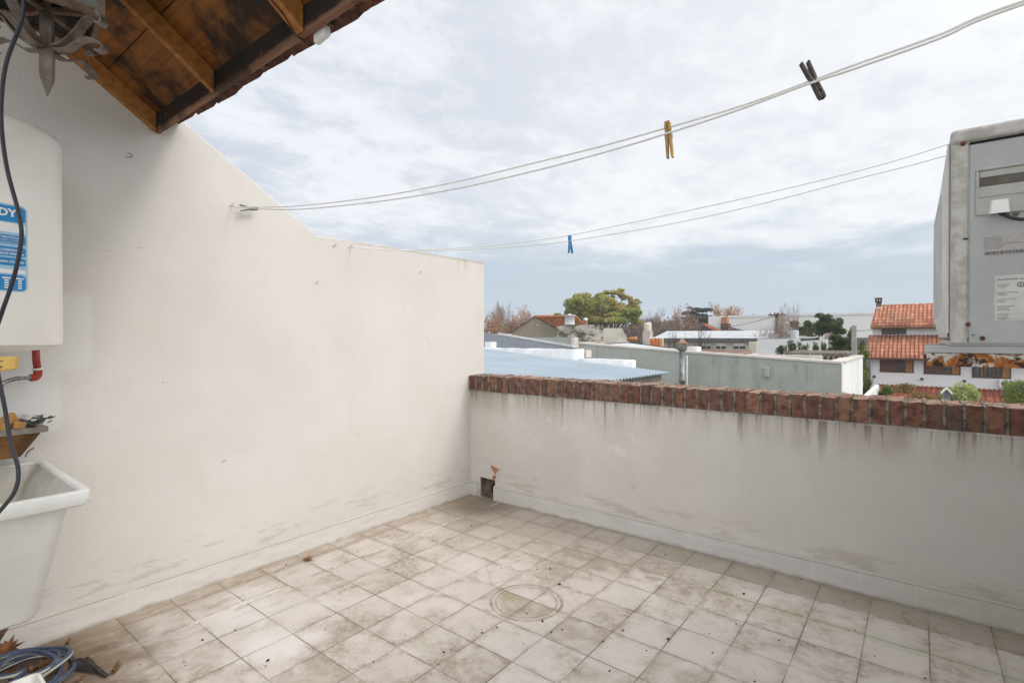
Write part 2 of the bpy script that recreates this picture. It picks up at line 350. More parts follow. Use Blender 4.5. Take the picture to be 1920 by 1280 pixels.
def floor_m(t):
    p = t.pos(); x, y, z = t.sep(p)
    tx = t.m('DIVIDE', x, .2); ty = t.m('DIVIDE', y, .2)
    cell = t.comb(t.m('FLOOR', tx), t.m('FLOOR', ty), 0.)
    r1 = t.white(cell); r2 = t.white(t.comb(t.m('FLOOR', tx), t.m('FLOOR', ty), 3.))
    wob = t.m('MULTIPLY', t.m('SUBTRACT', t.noise(p, 9, 2), .5), .012)
    ex = t.m('SUBTRACT', .5, t.m('ABSOLUTE', t.m('SUBTRACT', t.m('FRACT', t.m('ADD', tx, wob)), .5)))
    ey = t.m('SUBTRACT', .5, t.m('ABSOLUTE', t.m('SUBTRACT', t.m('FRACT', t.m('ADD', ty, wob)), .5)))
    e = t.m('MINIMUM', ex, ey)
    grout = t.sm(e, .008, .017, 1., 0.)
    na = t.noise(p, 3.0, 6, .62, .3); nb = t.noise(p, 8.0, 6, .65, .4); nc = t.noise(p, 60, 4, .7)
    off = t.new('ShaderNodeVectorMath', operation='ADD'); t.put(off.inputs[0], p); t.put(off.inputs[1], t.comb(t.m('MULTIPLY', r1, 7), t.m('MULTIPLY', r2, 9), r1))
    nt = t.noise(off.outputs[0], 7, 6, .62, .5)          # dirt that starts afresh on each tile
    c = t.mix(r1, (.505, .458, .42), (.55, .503, .466))
    dirt = t.m('MULTIPLY', t.sm(t.m('ADD', nt, t.m('MULTIPLY', t.m('SUBTRACT', r2, .5), .17)), .44, .74), .62)
    fine = t.sm(t.noise(p, 34, 9, .78, .3), .40, .60); fine2 = t.sm(t.noise(p, 110, 6, .75), .42, .66)
    dirt = t.m('MULTIPLY', dirt, t.m('ADD', .35, t.m('MULTIPLY', fine, .9)))
    c = t.mix(dirt, c, (.28, .225, .165))
    c = t.mix(t.m('MULTIPLY', t.sm(na, .48, .68), t.m('MULTIPLY', t.m('ADD', .3, fine), .55)), c, (.25, .195, .14))
    # dirt gathered along the tile edges
    eg = t.m('MULTIPLY', t.sm(t.m('ADD', e, t.m('MULTIPLY', nb, -.10)), -.03, .11, 1., 0.), t.sm(nt, .36, .62))
    c = t.mix(t.m('MULTIPLY', t.m('MULTIPLY', eg, t.m('ADD', .3, fine)), .40), c, (.20, .155, .11))
    c = t.mix(t.m('MULTIPLY', t.m('MULTIPLY', fine2, t.sm(t.noise(p, 5, 5, .65), .42, .62)), .42), c, (.28, .22, .16))
    c = t.mix(t.m('MULTIPLY', t.sm(nc, .56, .72), .22), c, (.30, .26, .21))
    c = t.mix(t.m('MULTIPLY', t.sm(t.noise(p, 2.1, 5, .6), .56, .70), .28), c, (.42, .41, .31))
    def dist(cx, cy): return t.m('SQRT', t.m('ADD', t.m('POWER', t.m('SUBTRACT', x, cx), 2.), t.m('POWER', t.m('SUBTRACT', y, cy), 2.)))
    wobd = t.m('MULTIPLY', t.m('SUBTRACT', nb, .5), .010)
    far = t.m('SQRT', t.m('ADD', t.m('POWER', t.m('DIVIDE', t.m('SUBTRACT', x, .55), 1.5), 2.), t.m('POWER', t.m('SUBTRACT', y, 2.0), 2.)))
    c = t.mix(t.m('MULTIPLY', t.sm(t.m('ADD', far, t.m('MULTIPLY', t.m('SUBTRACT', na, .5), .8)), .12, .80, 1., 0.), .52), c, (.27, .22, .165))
    # whitened scuffs near the left wall, widened to paint the pale floor glare
    wv = 0.0
    for cx, cy, r0, r1_, kk in ((.30, .33, .05, .22, .75), (.63, .32, .05, .20, .8), (.14, .42, .03, .16, .6), (.95, .15, .08, .35, .35), (.40, .52, .03, .2, .4)):
        wv = t.m('MAXIMUM', wv, t.m('MULTIPLY', t.sm(t.m('ADD', dist(cx, cy), t.m('MULTIPLY', t.m('SUBTRACT', nb, .5), .30)), r0, r1_, 1., 0.), kk))
    c = t.mix(wv, c, (.62, .60, .58))
    # brown grime: drain corner, left strip, front strip
    dc = t.m('ADD', dist(.08, 2.12), t.m('MULTIPLY', t.m('SUBTRACT', nb, .5), .30))
    c = t.mix(t.sm(dc, .16, .42, .86, 0.), c, (.17, .14, .105))
    dc2 = rect(t, x, y, .2, .4, 1.6, 1.8, .004); c = t.mix(t.m('MULTIPLY', t.m('MULTIPLY', dc2, t.sm(na, .3, .55)), .6), c, (.22, .19, .155))
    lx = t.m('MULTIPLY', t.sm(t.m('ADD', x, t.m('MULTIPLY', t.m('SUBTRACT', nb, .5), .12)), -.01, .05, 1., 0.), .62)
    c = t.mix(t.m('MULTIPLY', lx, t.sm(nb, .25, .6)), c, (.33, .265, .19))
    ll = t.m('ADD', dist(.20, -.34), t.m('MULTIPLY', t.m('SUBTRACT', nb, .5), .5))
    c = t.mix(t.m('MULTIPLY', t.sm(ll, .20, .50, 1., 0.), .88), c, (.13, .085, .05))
    sk = t.noise(t.comb(t.m('MULTIPLY', x, 12), t.m('MULTIPLY', y, 3), 0.), 1.5, 5, .65)
    sl_ = t.m('MULTIPLY', t.sm(sk, .50, .64), t.m('MULTIPLY', t.sm(x, .5, .1), t.sm(y, .9, .5)))
    c = t.mix(t.m('MULTIPLY', sl_, .55), c, (.30, .22, .145))
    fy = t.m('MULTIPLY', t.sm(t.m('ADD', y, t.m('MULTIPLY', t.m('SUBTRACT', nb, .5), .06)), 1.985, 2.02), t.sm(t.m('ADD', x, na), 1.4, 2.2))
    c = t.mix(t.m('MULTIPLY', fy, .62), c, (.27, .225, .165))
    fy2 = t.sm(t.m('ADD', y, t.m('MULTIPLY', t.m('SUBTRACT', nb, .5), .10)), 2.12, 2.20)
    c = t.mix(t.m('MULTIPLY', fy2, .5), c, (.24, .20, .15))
    # dark patches on named tiles (standing-water stains)
    smear = t.m('MULTIPLY', rect(t, t.m('ADD', x, t.m('MULTIPLY', t.m('SUBTRACT', nb, .5), .3)), t.m('ADD', y, t.m('MULTIPLY', t.m('SUBTRACT', na, .5), .4)), 1.0, 1.75, 1.66, 1.84, .05), t.sm(t.noise(p, 13, 6, .7), .40, .60))
    c = t.mix(t.m('MULTIPLY', smear, .62), c, (.22, .18, .135))
    for (ax, bx, ay, by, k) in ((1.0, 1.2, 1.6, 1.8, .75), (1.0, 1.2, 1.4, 1.6, .35), (1.2, 1.4, 1.6, 1.8, .6), (1.4, 1.6, 1.0, 1.2, .6), (.8, 1., .2, .4, .5), (.6, .8, .4, .6, .45), (1.2, 1.4, .6, .8, .35), (1.8, 2.0, 1.0, 1.2, .35), (1.6, 1.8, .8, 1.0, .4), (.2, .4, 1.2, 1.4, .45), (.4, .6, .8, 1.0, .4), (.8, 1.0, .6, .8, .35)):
        c = t.mix(t.m('MULTIPLY', t.m('MULTIPLY', rect(t, x, y, ax, bx, ay, by, .003), t.sm(nt, .34, .60)), k*.8), c, (.29, .24, .175))
    # pot rings and the square base mark
    d = t.m('ADD', dist(1.184, 1.178), wobd)
    half = t.m('MULTIPLY', t.sm(d, .120, .16, 1., 0.), t.sm(y, 1.197, 1.203, 1., 0.))
    hk = t.m('ADD', t.m('MULTIPLY', t.sm(nb, .36, .62), .5), t.m('MULTIPLY', t.sm(y, 1.06, 1.19), .30))
    c = t.mix(t.m('MULTIPLY', half, hk), c, (.27, .225, .13))
    for rr, ww, kk in ((.158, .012, 1.0), (.136, .008, .85)):
        ring = t.sm(t.m('ABSOLUTE', t.m('SUBTRACT', t.m('ADD', d, t.m('MULTIPLY', t.m('SUBTRACT', t.noise(p, 30, 5, .7), .5), .012)), rr)), 0., ww, 1., 0.)
        c = t.mix(t.m('MULTIPLY', ring, t.m('MULTIPLY', t.sm(t.noise(p, 11, 6, .7), .28, .62, .15, 1.), kk*.8)), c, (.19, .135, .075))
    ux = t.m('SUBTRACT', x, .9125); uy = t.m('SUBTRACT', y, 1.332)
    qa = t.m('SUBTRACT', t.m('ABSOLUTE', t.m('ADD', t.m('MULTIPLY', ux, .761), t.m('MULTIPLY', uy, -.648))), .100)
    qb = t.m('SUBTRACT', t.m('ABSOLUTE', t.m('ADD', t.m('MULTIPLY', ux, .648), t.m('MULTIPLY', uy, .761))), .064)
    q = t.m('ABSOLUTE', t.m('MAXIMUM', qa, qb))
    c = t.mix(t.sm(q, .0015, .0045, .50, 0.), c, (.32, .25, .165))
    # half rings by the front wall
    for cx, cy, rr in ((2.60, 2.08, .085), (2.72, 2.04, .10)):
        dd = t.m('ADD', dist(cx, cy), wobd); ring = t.sm(t.m('ABSOLUTE', t.m('SUBTRACT', dd, rr)), .003, .008, 1., 0.)
        c = t.mix(t.m('MULTIPLY', ring, t.m('MULTIPLY', t.sm(na, .35, .6), .42)), c, (.22, .18, .12))
    # grout: mostly dark, whitish along two runs, mossy along others
    gcol = t.mix(t.sm(t.noise(p, 4, 4, .6), .42, .66), (.12, .095, .065), (.34, .28, .21))
    wl = t.m('MULTIPLY', t.sm(t.m('ABSOLUTE', t.m('SUBTRACT', x, .2)), .012, .018, 1., 0.), t.m('MULTIPLY', t.sm(nb, .42, .58), t.sm(y, -.05, .25)))
    gcol = t.mix(wl, gcol, (.72, .69, .64))
    ml = t.m('MULTIPLY', t.m('MAXIMUM', t.sm(t.m('ABSOLUTE', t.m('SUBTRACT', y, 1.8)), .012, .018, 1., 0.), t.sm(t.m('ABSOLUTE', t.m('SUBTRACT', y, 2.0)), .012, .018, 1., 0.)), t.sm(t.m('ADD', x, nb), 1.7, 2.2))
    gcol = t.mix(t.m('MULTIPLY', ml, .5), gcol, (.15, .155, .06))
    mm = t.m('MULTIPLY', t.m('MULTIPLY', t.sm(t.m('ADD', t.m('ABSOLUTE', t.m('SUBTRACT', y, 1.8)), t.m('MULTIPLY', nb, -.05)), .0, .025, 1., 0.), t.sm(t.m('ADD', x, nb), 1.9, 2.5)), .22)
    c = t.mix(mm, c, (.33, .35, .17))
    fade = t.sm(t.noise(p, 2.7, 3, .6), .30, .52, .35, 1.)
    c = t.mix(t.m('MULTIPLY', grout, t.m('MULTIPLY', fade, .82)), c, gcol)
    c = t.mix(t.m('MULTIPLY', wl, t.sm(ex, .02, .05, .55, 0.)), c, (.72, .69, .64))
    h = t.m('SUBTRACT', t.m('ADD', t.m('MULTIPLY', nc, .5), t.m('MULTIPLY', r1, .25)), grout)
    return {'c': c, 'n': t.bump(h, .30, .002), 'r': t.sm(nb, .3, .7, .50, .75)}

def brick_m(t):
    r = t.isl(); p = t.pos()
    n = t.noise(p, 26, 6, .65); n2 = t.noise(p, 90, 4, .7); n3 = t.noise(p, 5, 4, .6)
    c = t.ramp(r, [(0, (.235, .112, .076)), (.35, (.165, .080, .060)), (.6, (.29, .15, .098)), (.8, (.20, .105, .08)), (1, (.15, .09, .078))])
    c = t.mix(t.sm(n, .42, .64, 0., .85), c, (.085, .042, .033))
    c = t.mix(t.sm(n2, .58, .76, 0., .45), c, (.45, .30, .22))
    c = t.mix(t.m('MULTIPLY', t.sm(n3, .48, .70), .45), c, (.12, .09, .065))
    nz = t.sep(t.new('ShaderNodeNewGeometry').outputs['True Normal'])[2]
    lich_sky_tone = t.m('MULTIPLY', t.sm(nz, .5, .8), t.sm(t.noise(p, 14, 5, .65), .38, .62))  # lichen on brick tops, also painting the paler tone of sky light
    c = t.mix(t.m('MULTIPLY', lich_sky_tone, .55), c, (.42, .33, .25))
    return {'c': c, 'n': t.bump(t.m('ADD', n, t.m('MULTIPLY', n2, .5)), .7, .006)}

def wood_m(c1, c2, mold, axis=0, sc=1.0, moldk=.9, mlo=.50, mhi=.62):
    def fn(t):
        p = t.pos(); k = [60*sc]*3; k[axis % 3] = 3*sc
        if axis == 3: k = [3*sc, 40*sc, 40*sc]
        gr = t.noise(t.vscale(p, tuple(k)), 1., 5, .6, .4)
        c = t.mix(t.sm(gr, .32, .68), c1, c2)
        r = t.isl(); c = t.mix(t.m('MULTIPLY', r, .35), c, tuple(v*.5 for v in c1))
        c = t.mix(t.m('MULTIPLY', t.sm(t.noise(p, 4.2, 5, .62, .5), mlo, mhi), moldk), c, mold)
        return {'c': c, 'n': t.bump(gr, .35, .002)}
    return fn

def tile_roof(c1, c2, c3, sx=.21, sy=.30):
    # S-tile courses: u across (object x), v up the slope; geometry normal does the rest
    def fn(t):
        p = t.pos(); x, y, z = t.sep(p)
        u = t.m('DIVIDE', x, sx); v = t.m('DIVIDE', z, sy*.55)
        r = t.white(t.comb(t.m('FLOOR', u), t.m('FLOOR', v), 0))
        c = t.ramp(r, [(0, c1), (.5, c2), (1, c3)])
        fu = t.m('ABSOLUTE', t.m('SUBTRACT', t.m('FRACT', u), .5)); fv = t.m('FRACT', v)
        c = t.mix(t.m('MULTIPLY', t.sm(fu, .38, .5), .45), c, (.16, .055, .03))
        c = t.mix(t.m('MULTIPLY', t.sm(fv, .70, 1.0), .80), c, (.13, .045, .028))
        c = t.mix(t.m('MULTIPLY', t.sm(t.noise(p, .9, 5, .65), .50, .66), .55), c, (.16, .085, .055))
        h = t.m('SUBTRACT', t.m('SINE', t.m('MULTIPLY', u, 6.283)), t.m('MULTIPLY', fv, 1.5))
        return {'c': c, 'n': t.bump(h, .8, .05)}
    return fn

def leaf_m(stops, psc=.5):
    def fn(t):
        r = t.isl(); p = t.pos()
        k = t.m('ADD', t.m('MULTIPLY', r, .45), t.m('MULTIPLY', t.sm(t.noise(p, psc, 3, .6), .3, .7), .55))
        return t.ramp(k, stops)
    return fn

M = {}
M['left'] = mat('left_plaster', plaster_left, .92, spec=.1)
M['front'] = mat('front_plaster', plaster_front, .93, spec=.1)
M['skirt'] = mat('skirting_tile', skirting_m, .55)
M['floor'] = mat('floor_tile', floor_m, .6, spec=.25)
M['brick'] = mat('coping_brick', brick_m, .9, spec=.15)
M['mortar'] = mat('mortar', worn((.27, .24, .20), (.10, .085, .068), 26, .8, 90), .95)
M['hole'] = mat('drain_mud', worn((.14, .11, .08), (.26, .215, .16), 12, .5, 50), .9)
M['black'] = mat('black_hollow', worn((.012, .011, .01), (.02, .018, .016), 10), .9)
M['terra'] = mat('chipped_clay', worn((.44, .22, .11), (.36, .17, .08), 40), .9)
M['board'] = mat('ceiling_board', wood_m((.30, .115, .022), (.17, .06, .013), (.014, .008, .0045), 0, .6, .95, .40, .59), .65)
M['rafter'] = mat('rafter_wood', wood_m((.42, .19, .05), (.27, .105, .026), (.06, .03, .014), 3, 1., .5, .52, .66), .6)
def fascia_m(t):
    q = wood_m((.27, .145, .085), (.17, .085, .05), (.03, .02, .015), 0, 1., .8, .52, .64)(t)
    z = t.sep(t.pos())[2]
    k = t.sm(t.m('ADD', z, t.m('MULTIPLY', t.m('SUBTRACT', t.noise(t.pos(), 14, 4), .5), .03)), 2.092, 2.108)   # mould grown down from the boards
    q['c'] = t.mix(t.m('MULTIPLY', k, .94), q['c'], (.010, .007, .005)); return q
M['fascia'] = mat('fascia_wood', fascia_m, .8)
M['rtile'] = mat('clay_roof_tile', worn((.17, .075, .05), (.075, .042, .034), 24, .4, 60, .4), .9)
M['moss'] = mat('mossy_clay', worn((.09, .075, .05), (.17, .08, .055), 30, .5, 80), .95)
M['white_pl'] = mat('white_plastic', worn((.74, .73, .70), (.66, .65, .62), 8), .4, spec=.4)
M['heater'] = mat('enamel_white', worn((.83, .805, .765), (.79, .76, .71), 3), .28, spec=.5)
M['lblue'] = mat('label_blue', worn((.015, .20, .50), (.02, .25, .56), 30), .4)
M['lpale'] = mat('label_pale_blue', (.35, .58, .74), .4)
M['lwhite'] = mat('label_white', (.80, .80, .79), .4)
M['yellow'] = mat('yellow_cover', worn((.66, .43, .12), (.58, .36, .10), 12), .5)
M['redpipe'] = mat('red_plastic_pipe', worn((.36, .045, .03), (.27, .035, .025), 25), .4)
M['ptfe'] = mat('sealing_tape', (.72, .72, .68), .6)
M['steel'] = mat('braided_steel', worn((.42, .42, .42), (.22, .22, .22), 120), .3, .9)
M['cable'] = mat('black_cable', worn((.022, .022, .028), (.035, .034, .042), 30), .45, spec=.4)
M['sink'] = mat('sink_plastic', worn((.70, .705, .69), (.62, .62, .60), 4, .05, 40), .38, spec=.4)
M['sinkdirt'] = mat('sink_inside', worn((.60, .58, .54), (.47, .44, .39), 7), .5)
M['iron'] = mat('weathered_iron', worn((.27, .23, .195), (.15, .118, .10), 22, .5, 90, .4), .62, .35)
M['ironbrown'] = mat('rusty_iron', worn((.24, .165, .12), (.15, .09, .065), 30, .5, 90, .5), .75, .2)
M['glass'] = mat('dirty_glass', worn((.16, .18, .175), (.26, .27, .25), 14), .25, spec=.5)
M['rust'] = mat('dark_rust', worn((.075, .032, .02), (.14, .055, .025), 50, .5, 120), .9)
M['ac'] = mat('ac_grey_paint', worn((.43, .437, .437), (.385, .39, .388), 9, .05, 200), .5)
def ac_edge(t):
    p = t.pos(); n = t.noise(p, 26, 6, .65); n2 = t.noise(t.vscale(p, (40, 40, 6)), 1.6, 4, .6)
    c = t.mix(t.sm(n, .38, .62), (.51, .49, .465), (.37, .345, .315))
    c = t.mix(t.m('MULTIPLY', t.sm(n2, .55, .70), .5), c, (.30, .26, .22))
    return {'c': c, 'n': t.bump(n, .1, .002)}
M['acedge'] = mat('ac_dirty_edge', ac_edge, .6)
M['acwhite'] = mat('ac_white_grille', worn((.66, .65, .635), (.54, .53, .51), 14, .1, 120), .55)
M['acbeige'] = mat('ac_beige_plastic', worn((.43, .425, .395), (.37, .36, .33), 12), .5)
M['acdark'] = mat('ac_recess', worn((.16, .145, .12), (.10, .09, .075), 16), .8)
M['sticker'] = mat('aged_sticker', worn((.62, .61, .58), (.56, .545, .515), 30), .6)
M['sticker2'] = mat('grey_sticker', worn((.46, .435, .41), (.41, .39, .37), 40), .6)
M['ink'] = mat('label_ink', (.07, .07, .075), .6)
M['inkgrey'] = mat('faded_ink', (.22, .21, .20), .6)
def rusty(t):
    p = t.pos(); n = t.noise(p, 55, 6, .7, .5); n2 = t.noise(p, 26, 6, .65, .8); z = t.sep(p)[2]
    c = t.mix(t.sm(n, .40, .62), (.40, .15, .035), (.20, .06, .02))
    c = t.mix(t.sm(t.m('ADD', n2, t.m('MULTIPLY', t.m('SUBTRACT', z, 1.13), 3.)), .47, .52), c, (.50, .48, .42))
    c = t.mix(t.sm(t.noise(p, 38, 6, .65, .8), .50, .56), c, (.05, .026, .018))
    return {'c': c, 'n': t.bump(t.m('ADD', n, n2), .5, .004)}
M['rusty'] = mat('rusting_paint', rusty, .8)
M['cord'] = mat('line_cord', (.76, .75, .72), .6)
M['pegwood'] = mat('peg_wood', worn((.47, .29, .10), (.36, .21, .065), 35), .7)
M['pegblack'] = mat('peg_dark', worn((.045, .038, .036), (.085, .068, .06), 60), .6)
M['pegblue'] = mat('peg_blue', worn((.03, .20, .42), (.05, .27, .50), 80), .4)
M['wire'] = mat('spring_wire', (.30, .29, .28), .4, .8)
M['hookm'] = mat('hook_metal', worn((.30, .25, .20), (.14, .10, .07), 120), .5, .5)
M['hose'] = mat('hose_blue', worn((.033, .048, .088), (.055, .078, .13), 30), .4)
M['hosew'] = mat('hose_pale_stripe', worn((.55, .53, .44), (.42, .41, .36), 30), .5)
M['felt'] = mat('black_felt', worn((.030, .027, .025), (.055, .048, .044), 40, .4, 200), .9)
M['dleaf'] = mat('dry_leaf', worn((.23, .105, .042), (.125, .06, .028), 40, .3, 120), .8)
M['greyleaf'] = mat('withered_leaf', worn((.035, .045, .05), (.06, .07, .06), 40), .8)
M['seed'] = mat('dark_seed', worn((.035, .022, .016), (.07, .045, .03), 200), .9)
M['shelfgrey'] = mat('weathered_edge', wood_m((.30, .275, .25), (.21, .19, .17), (.10, .08, .06), 0, 1., .5), .85)
M['shelfbrown'] = mat('stained_plank', wood_m((.30, .15, .055), (.17, .08, .03), (.05, .025, .012), 3, .6, .6), .7)
M['palewood'] = mat('pale_offcut', wood_m((.50, .27, .09), (.38, .19, .06), (.2, .1, .04), 2, 1., .4), .7)
# neighbourhood
def metal_sheet(c1, c2, sc=.7):
    def fn(t):
        p = t.pos(); n = t.noise(p, sc, 5, .6); n2 = t.noise(t.vscale(p, (.5, 6, 1)), 1., 4, .6)
        c = t.mix(t.sm(n, .35, .65), c1, c2)
        c = t.mix(t.m('MULTIPLY', t.sm(n2, .52, .7), .22), c, tuple(v*.6 for v in c1))
        return {'c': c, 'n': t.bump(n, .05, .02)}
    return fn
def sheet_m(t):
    q = metal_sheet((.30, .365, .42), (.355, .42, .47))(t); p = t.pos(); x, y, z = t.sep(p)
    rib = t.sm(t.m('ABSOLUTE', t.m('SUBTRACT', t.m('FRACT', t.m('DIVIDE', t.m('SUBTRACT', y, 2.75), .105)), .5)), .30, .5)
    c = t.mix(t.m('MULTIPLY', rib, .10), q['c'], (.20, .24, .28))        # darker stripe along each corrugation
    spot = t.sm(t.vor(p, 2.6), .030, .045, 1., 0.); c = t.mix(t.m('MULTIPLY', spot, .55), c, (.10, .10, .10))
    lap = t.sm(t.m('ABSOLUTE', t.m('SUBTRACT', t.m('FRACT', t.m('DIVIDE', y, .94)), .5)), .488, .495)
    c = t.mix(t.m('MULTIPLY', lap, .30), c, (.17, .20, .23)); q['c'] = c; return q
M['sheet'] = mat('pale_blue_sheet', sheet_m, .5)
M['slate'] = mat('dark_sheet', metal_sheet((.105, .12, .145), (.145, .16, .185)), .55)
M['zinc'] = mat('pale_zinc_sheet', metal_sheet((.50, .53, .55), (.40, .43, .45)), .5)
M['membrane'] = mat('white_membrane', worn((.78, .79, .80), (.66, .68, .70), 5, 1., 11), .6)
def greenwall(t):
    p = t.pos(); x, y, z = t.sep(p)
    n = t.noise(p, 1.2, 6, .62); n2 = t.noise(t.vscale(p, (5, 5, .5)), 1., 4, .65)
    c = t.mix(t.sm(n, .36, .66), (.385, .40, .36), (.33, .345, .315))
    c = t.mix(t.m('MULTIPLY', t.sm(n2, .52, .70), .45), c, (.19, .195, .165))
    c = t.mix(t.m('MULTIPLY', t.sm(t.noise(p, 5, 5, .65), .56, .70), .22), c, (.45, .46, .43))
    pt = t.sm(t.noise(t.vscale(p, (.8, .8, 1.2)), 1.7, 2, .4), .60, .615); c = t.mix(t.m('MULTIPLY', pt, .30), c, (.44, .445, .42))
    return {'c': c, 'n': t.bump(t.noise(p, 30, 3), .2, .02)}
M['green'] = mat('grey_green_render', greenwall, .92)
M['capw'] = mat('pinkish_cap', worn((.66, .60, .55), (.56, .51, .47), 2), .9)
def whitewall(t):
    p = t.pos(); n2 = t.noise(t.vscale(p, (3, 3, .4)), 1., 5, .65)
    c = t.mix(t.sm(t.noise(p, .8, 4, .6), .35, .65), (.78, .775, .765), (.70, .695, .685))
    return t.mix(t.m('MULTIPLY', t.sm(n2, .54, .70), .4), c, (.42, .40, .37))
M['white'] = mat('white_render', whitewall, .9)
M['housewhite'] = mat('clean_white_render', worn((.80, .79, .80), (.74, .735, .745), .6), .9)
M['cream'] = mat('cream_render', worn((.64, .585, .475), (.57, .52, .43), .5), .9)
M['ware'] = mat('warehouse_sheet', worn((.80, .785, .755), (.75, .74, .715), .08), .8)
def stained(t):
    p = t.pos(); n = t.noise(t.vscale(p, (.7, .7, 1.1)), 1.6, 8, .7, .5)
    c = t.mix(t.sm(t.noise(p, .5, 4), .4, .6), (.52, .48, .42), (.42, .385, .34))
    return t.mix(t.sm(n, .44, .60), c, (.085, .075, .065))
M['stained'] = mat('mould_blackened_render', stained, .95)
M['paleold'] = mat('pale_old_render', worn((.58, .545, .48), (.44, .40, .35), 1.3, .3, 6, .3), .95)
M['browngable'] = mat('brown_render', worn((.265, .23, .175), (.20, .17, .13), .9, .2, 6, .2), .95)
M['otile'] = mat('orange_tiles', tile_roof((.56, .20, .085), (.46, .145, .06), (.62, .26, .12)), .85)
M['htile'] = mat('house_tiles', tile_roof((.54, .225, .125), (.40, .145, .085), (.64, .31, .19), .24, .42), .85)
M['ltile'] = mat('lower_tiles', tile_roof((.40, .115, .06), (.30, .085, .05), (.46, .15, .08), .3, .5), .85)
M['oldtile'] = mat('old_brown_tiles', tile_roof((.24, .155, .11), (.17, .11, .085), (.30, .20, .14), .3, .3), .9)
M['winframe'] = mat('brown_frame', (.075, .035, .022), .6)
M['roller'] = mat('brown_roller_shutter', worn((.115, .05, .035), (.09, .04, .03), 3), .6)
M['oshut'] = mat('varnished_shutter', worn((.34, .145, .035), (.27, .11, .028), 4), .5)
M['pane'] = mat('window_glass', worn((.035, .04, .045), (.09, .095, .10), .7), .12, spec=.6)
M['flue'] = mat('galvanised_flue', worn((.115, .125, .135), (.30, .31, .31), 6, .2, 30), .5, .4)
M['fluecap'] = mat('rusted_cowl', worn((.27, .11, .06), (.42, .30, .22), 9), .8)
M['pvc'] = mat('pale_pipe', (.60, .585, .54), .6)
M['greywood'] = mat('grey_timber', worn((.235, .21, .18), (.14, .12, .10), 4, .2, 20), .9)
M['concrete'] = mat('concrete_post', worn((.36, .345, .315), (.27, .26, .235), 2), .95)
M['mesh'] = mat('orange_netting', worn((.68, .22, .06), (.55, .27, .14), 3), .8)
M['dgrey'] = mat('dark_grey', worn((.10, .10, .10), (.15, .145, .14), 2), .8)
M['vent'] = mat('vent_black', (.03, .03, .03), .8)
M['bark'] = mat('tree_bark', worn((.12, .095, .075), (.075, .06, .05), 3), .95)
M['twig'] = mat('bare_twigs', worn((.26, .205, .18), (.19, .15, .135), .5), .95)
M['paletwig'] = mat('pale_twigs', worn((.36, .29, .26), (.28, .22, .20), .5), .95)
M['lf_big'] = mat('leaf_olive', leaf_m([(0, (.08, .12, .03)), (.3, (.27, .33, .075)), (.55, (.45, .44, .12)), (.8, (.50, .36, .15)), (1, (.62, .58, .22))], .16), .7, leaf=True)
M['lf_orange'] = mat('leaf_orange', leaf_m([(0, (.30, .14, .06)), (.5, (.52, .25, .11)), (1, (.62, .38, .2))], .4), .8, leaf=True)
M['lf_pine'] = mat('leaf_pine', leaf_m([(0, (.03, .055, .04)), (.5, (.075, .115, .075)), (1, (.13, .17, .095))], .5), .8, leaf=True)
M['lf_dark'] = mat('leaf_dark', leaf_m([(0, (.03, .05, .018)), (.5, (.075, .115, .038)), (1, (.16, .20, .07))], 1.2), .7, leaf=True)
M['lf_pale'] = mat('leaf_yellow_green', leaf_m([(0, (.17, .23, .07)), (.4, (.40, .45, .16)), (1, (.66, .66, .26))], 1.5), .7, leaf=True)
M['lf_garden'] = mat('leaf_garden', leaf_m([(0, (.05, .09, .02)), (.5, (.16, .23, .045)), (1, (.42, .40, .08))], 1.0), .7, leaf=True)
M['lf_creeper'] = mat('leaf_creeper', leaf_m([(0, (.085, .075, .03)), (.5, (.27, .20, .065)), (.8, (.40, .22, .075)), (1, (.48, .36, .10))], 1.4), .7, leaf=True)
M['ground'] = mat('ground', worn((.11, .10, .085), (.07, .085, .04), .08), .95)

# ================================================================== THE TERRACE
GZ = -5.8
XL, YF = -.105, 2.205
def quadsheet(name, x0, x1, y0, y1, z, m, kind):
    return tag(MB().add([(x0, y0, z), (x1, y0, z), (x1, y1, z), (x0, y1, z)], [(0, 1, 2, 3)]).build(name, m), kind=kind)
quadsheet('ground', -420, 420, -60, 620, GZ, M['ground'], 'structure')
tag(MB().box(-.104, 3.30, -5.5, 2.204, -.25, 0).build('terrace_floor', M['floor']), kind='structure')

# left wall
prof = [(-1.6, GZ), (2.37, GZ), (2.37, 1.772), (.942, 1.757), (.77, 1.862), (.27, 2.176), (-1.6, 3.36)]
lw = thing('side_wall', (-.2, .6, 0), 'tall off-white plastered side wall whose top slopes down from the eave to a level stretch', 'wall')
MB().prism([(XL, y, z) for y, z in prof], (-.17, 0, 0)).build('plaster', M['left'], lw, .006, 2)
sk = MB().box(XL+.0005, -.092, -1.5, 2.2045, .0005, .098)
sk.add([(-.092, -1.5, .098), (-.092, 2.2045, .098), (XL+.001, 2.2045, .108), (XL+.001, -1.5, .108)], [(0, 1, 2, 3)])
sk.build('skirting', M['skirt'], lw)

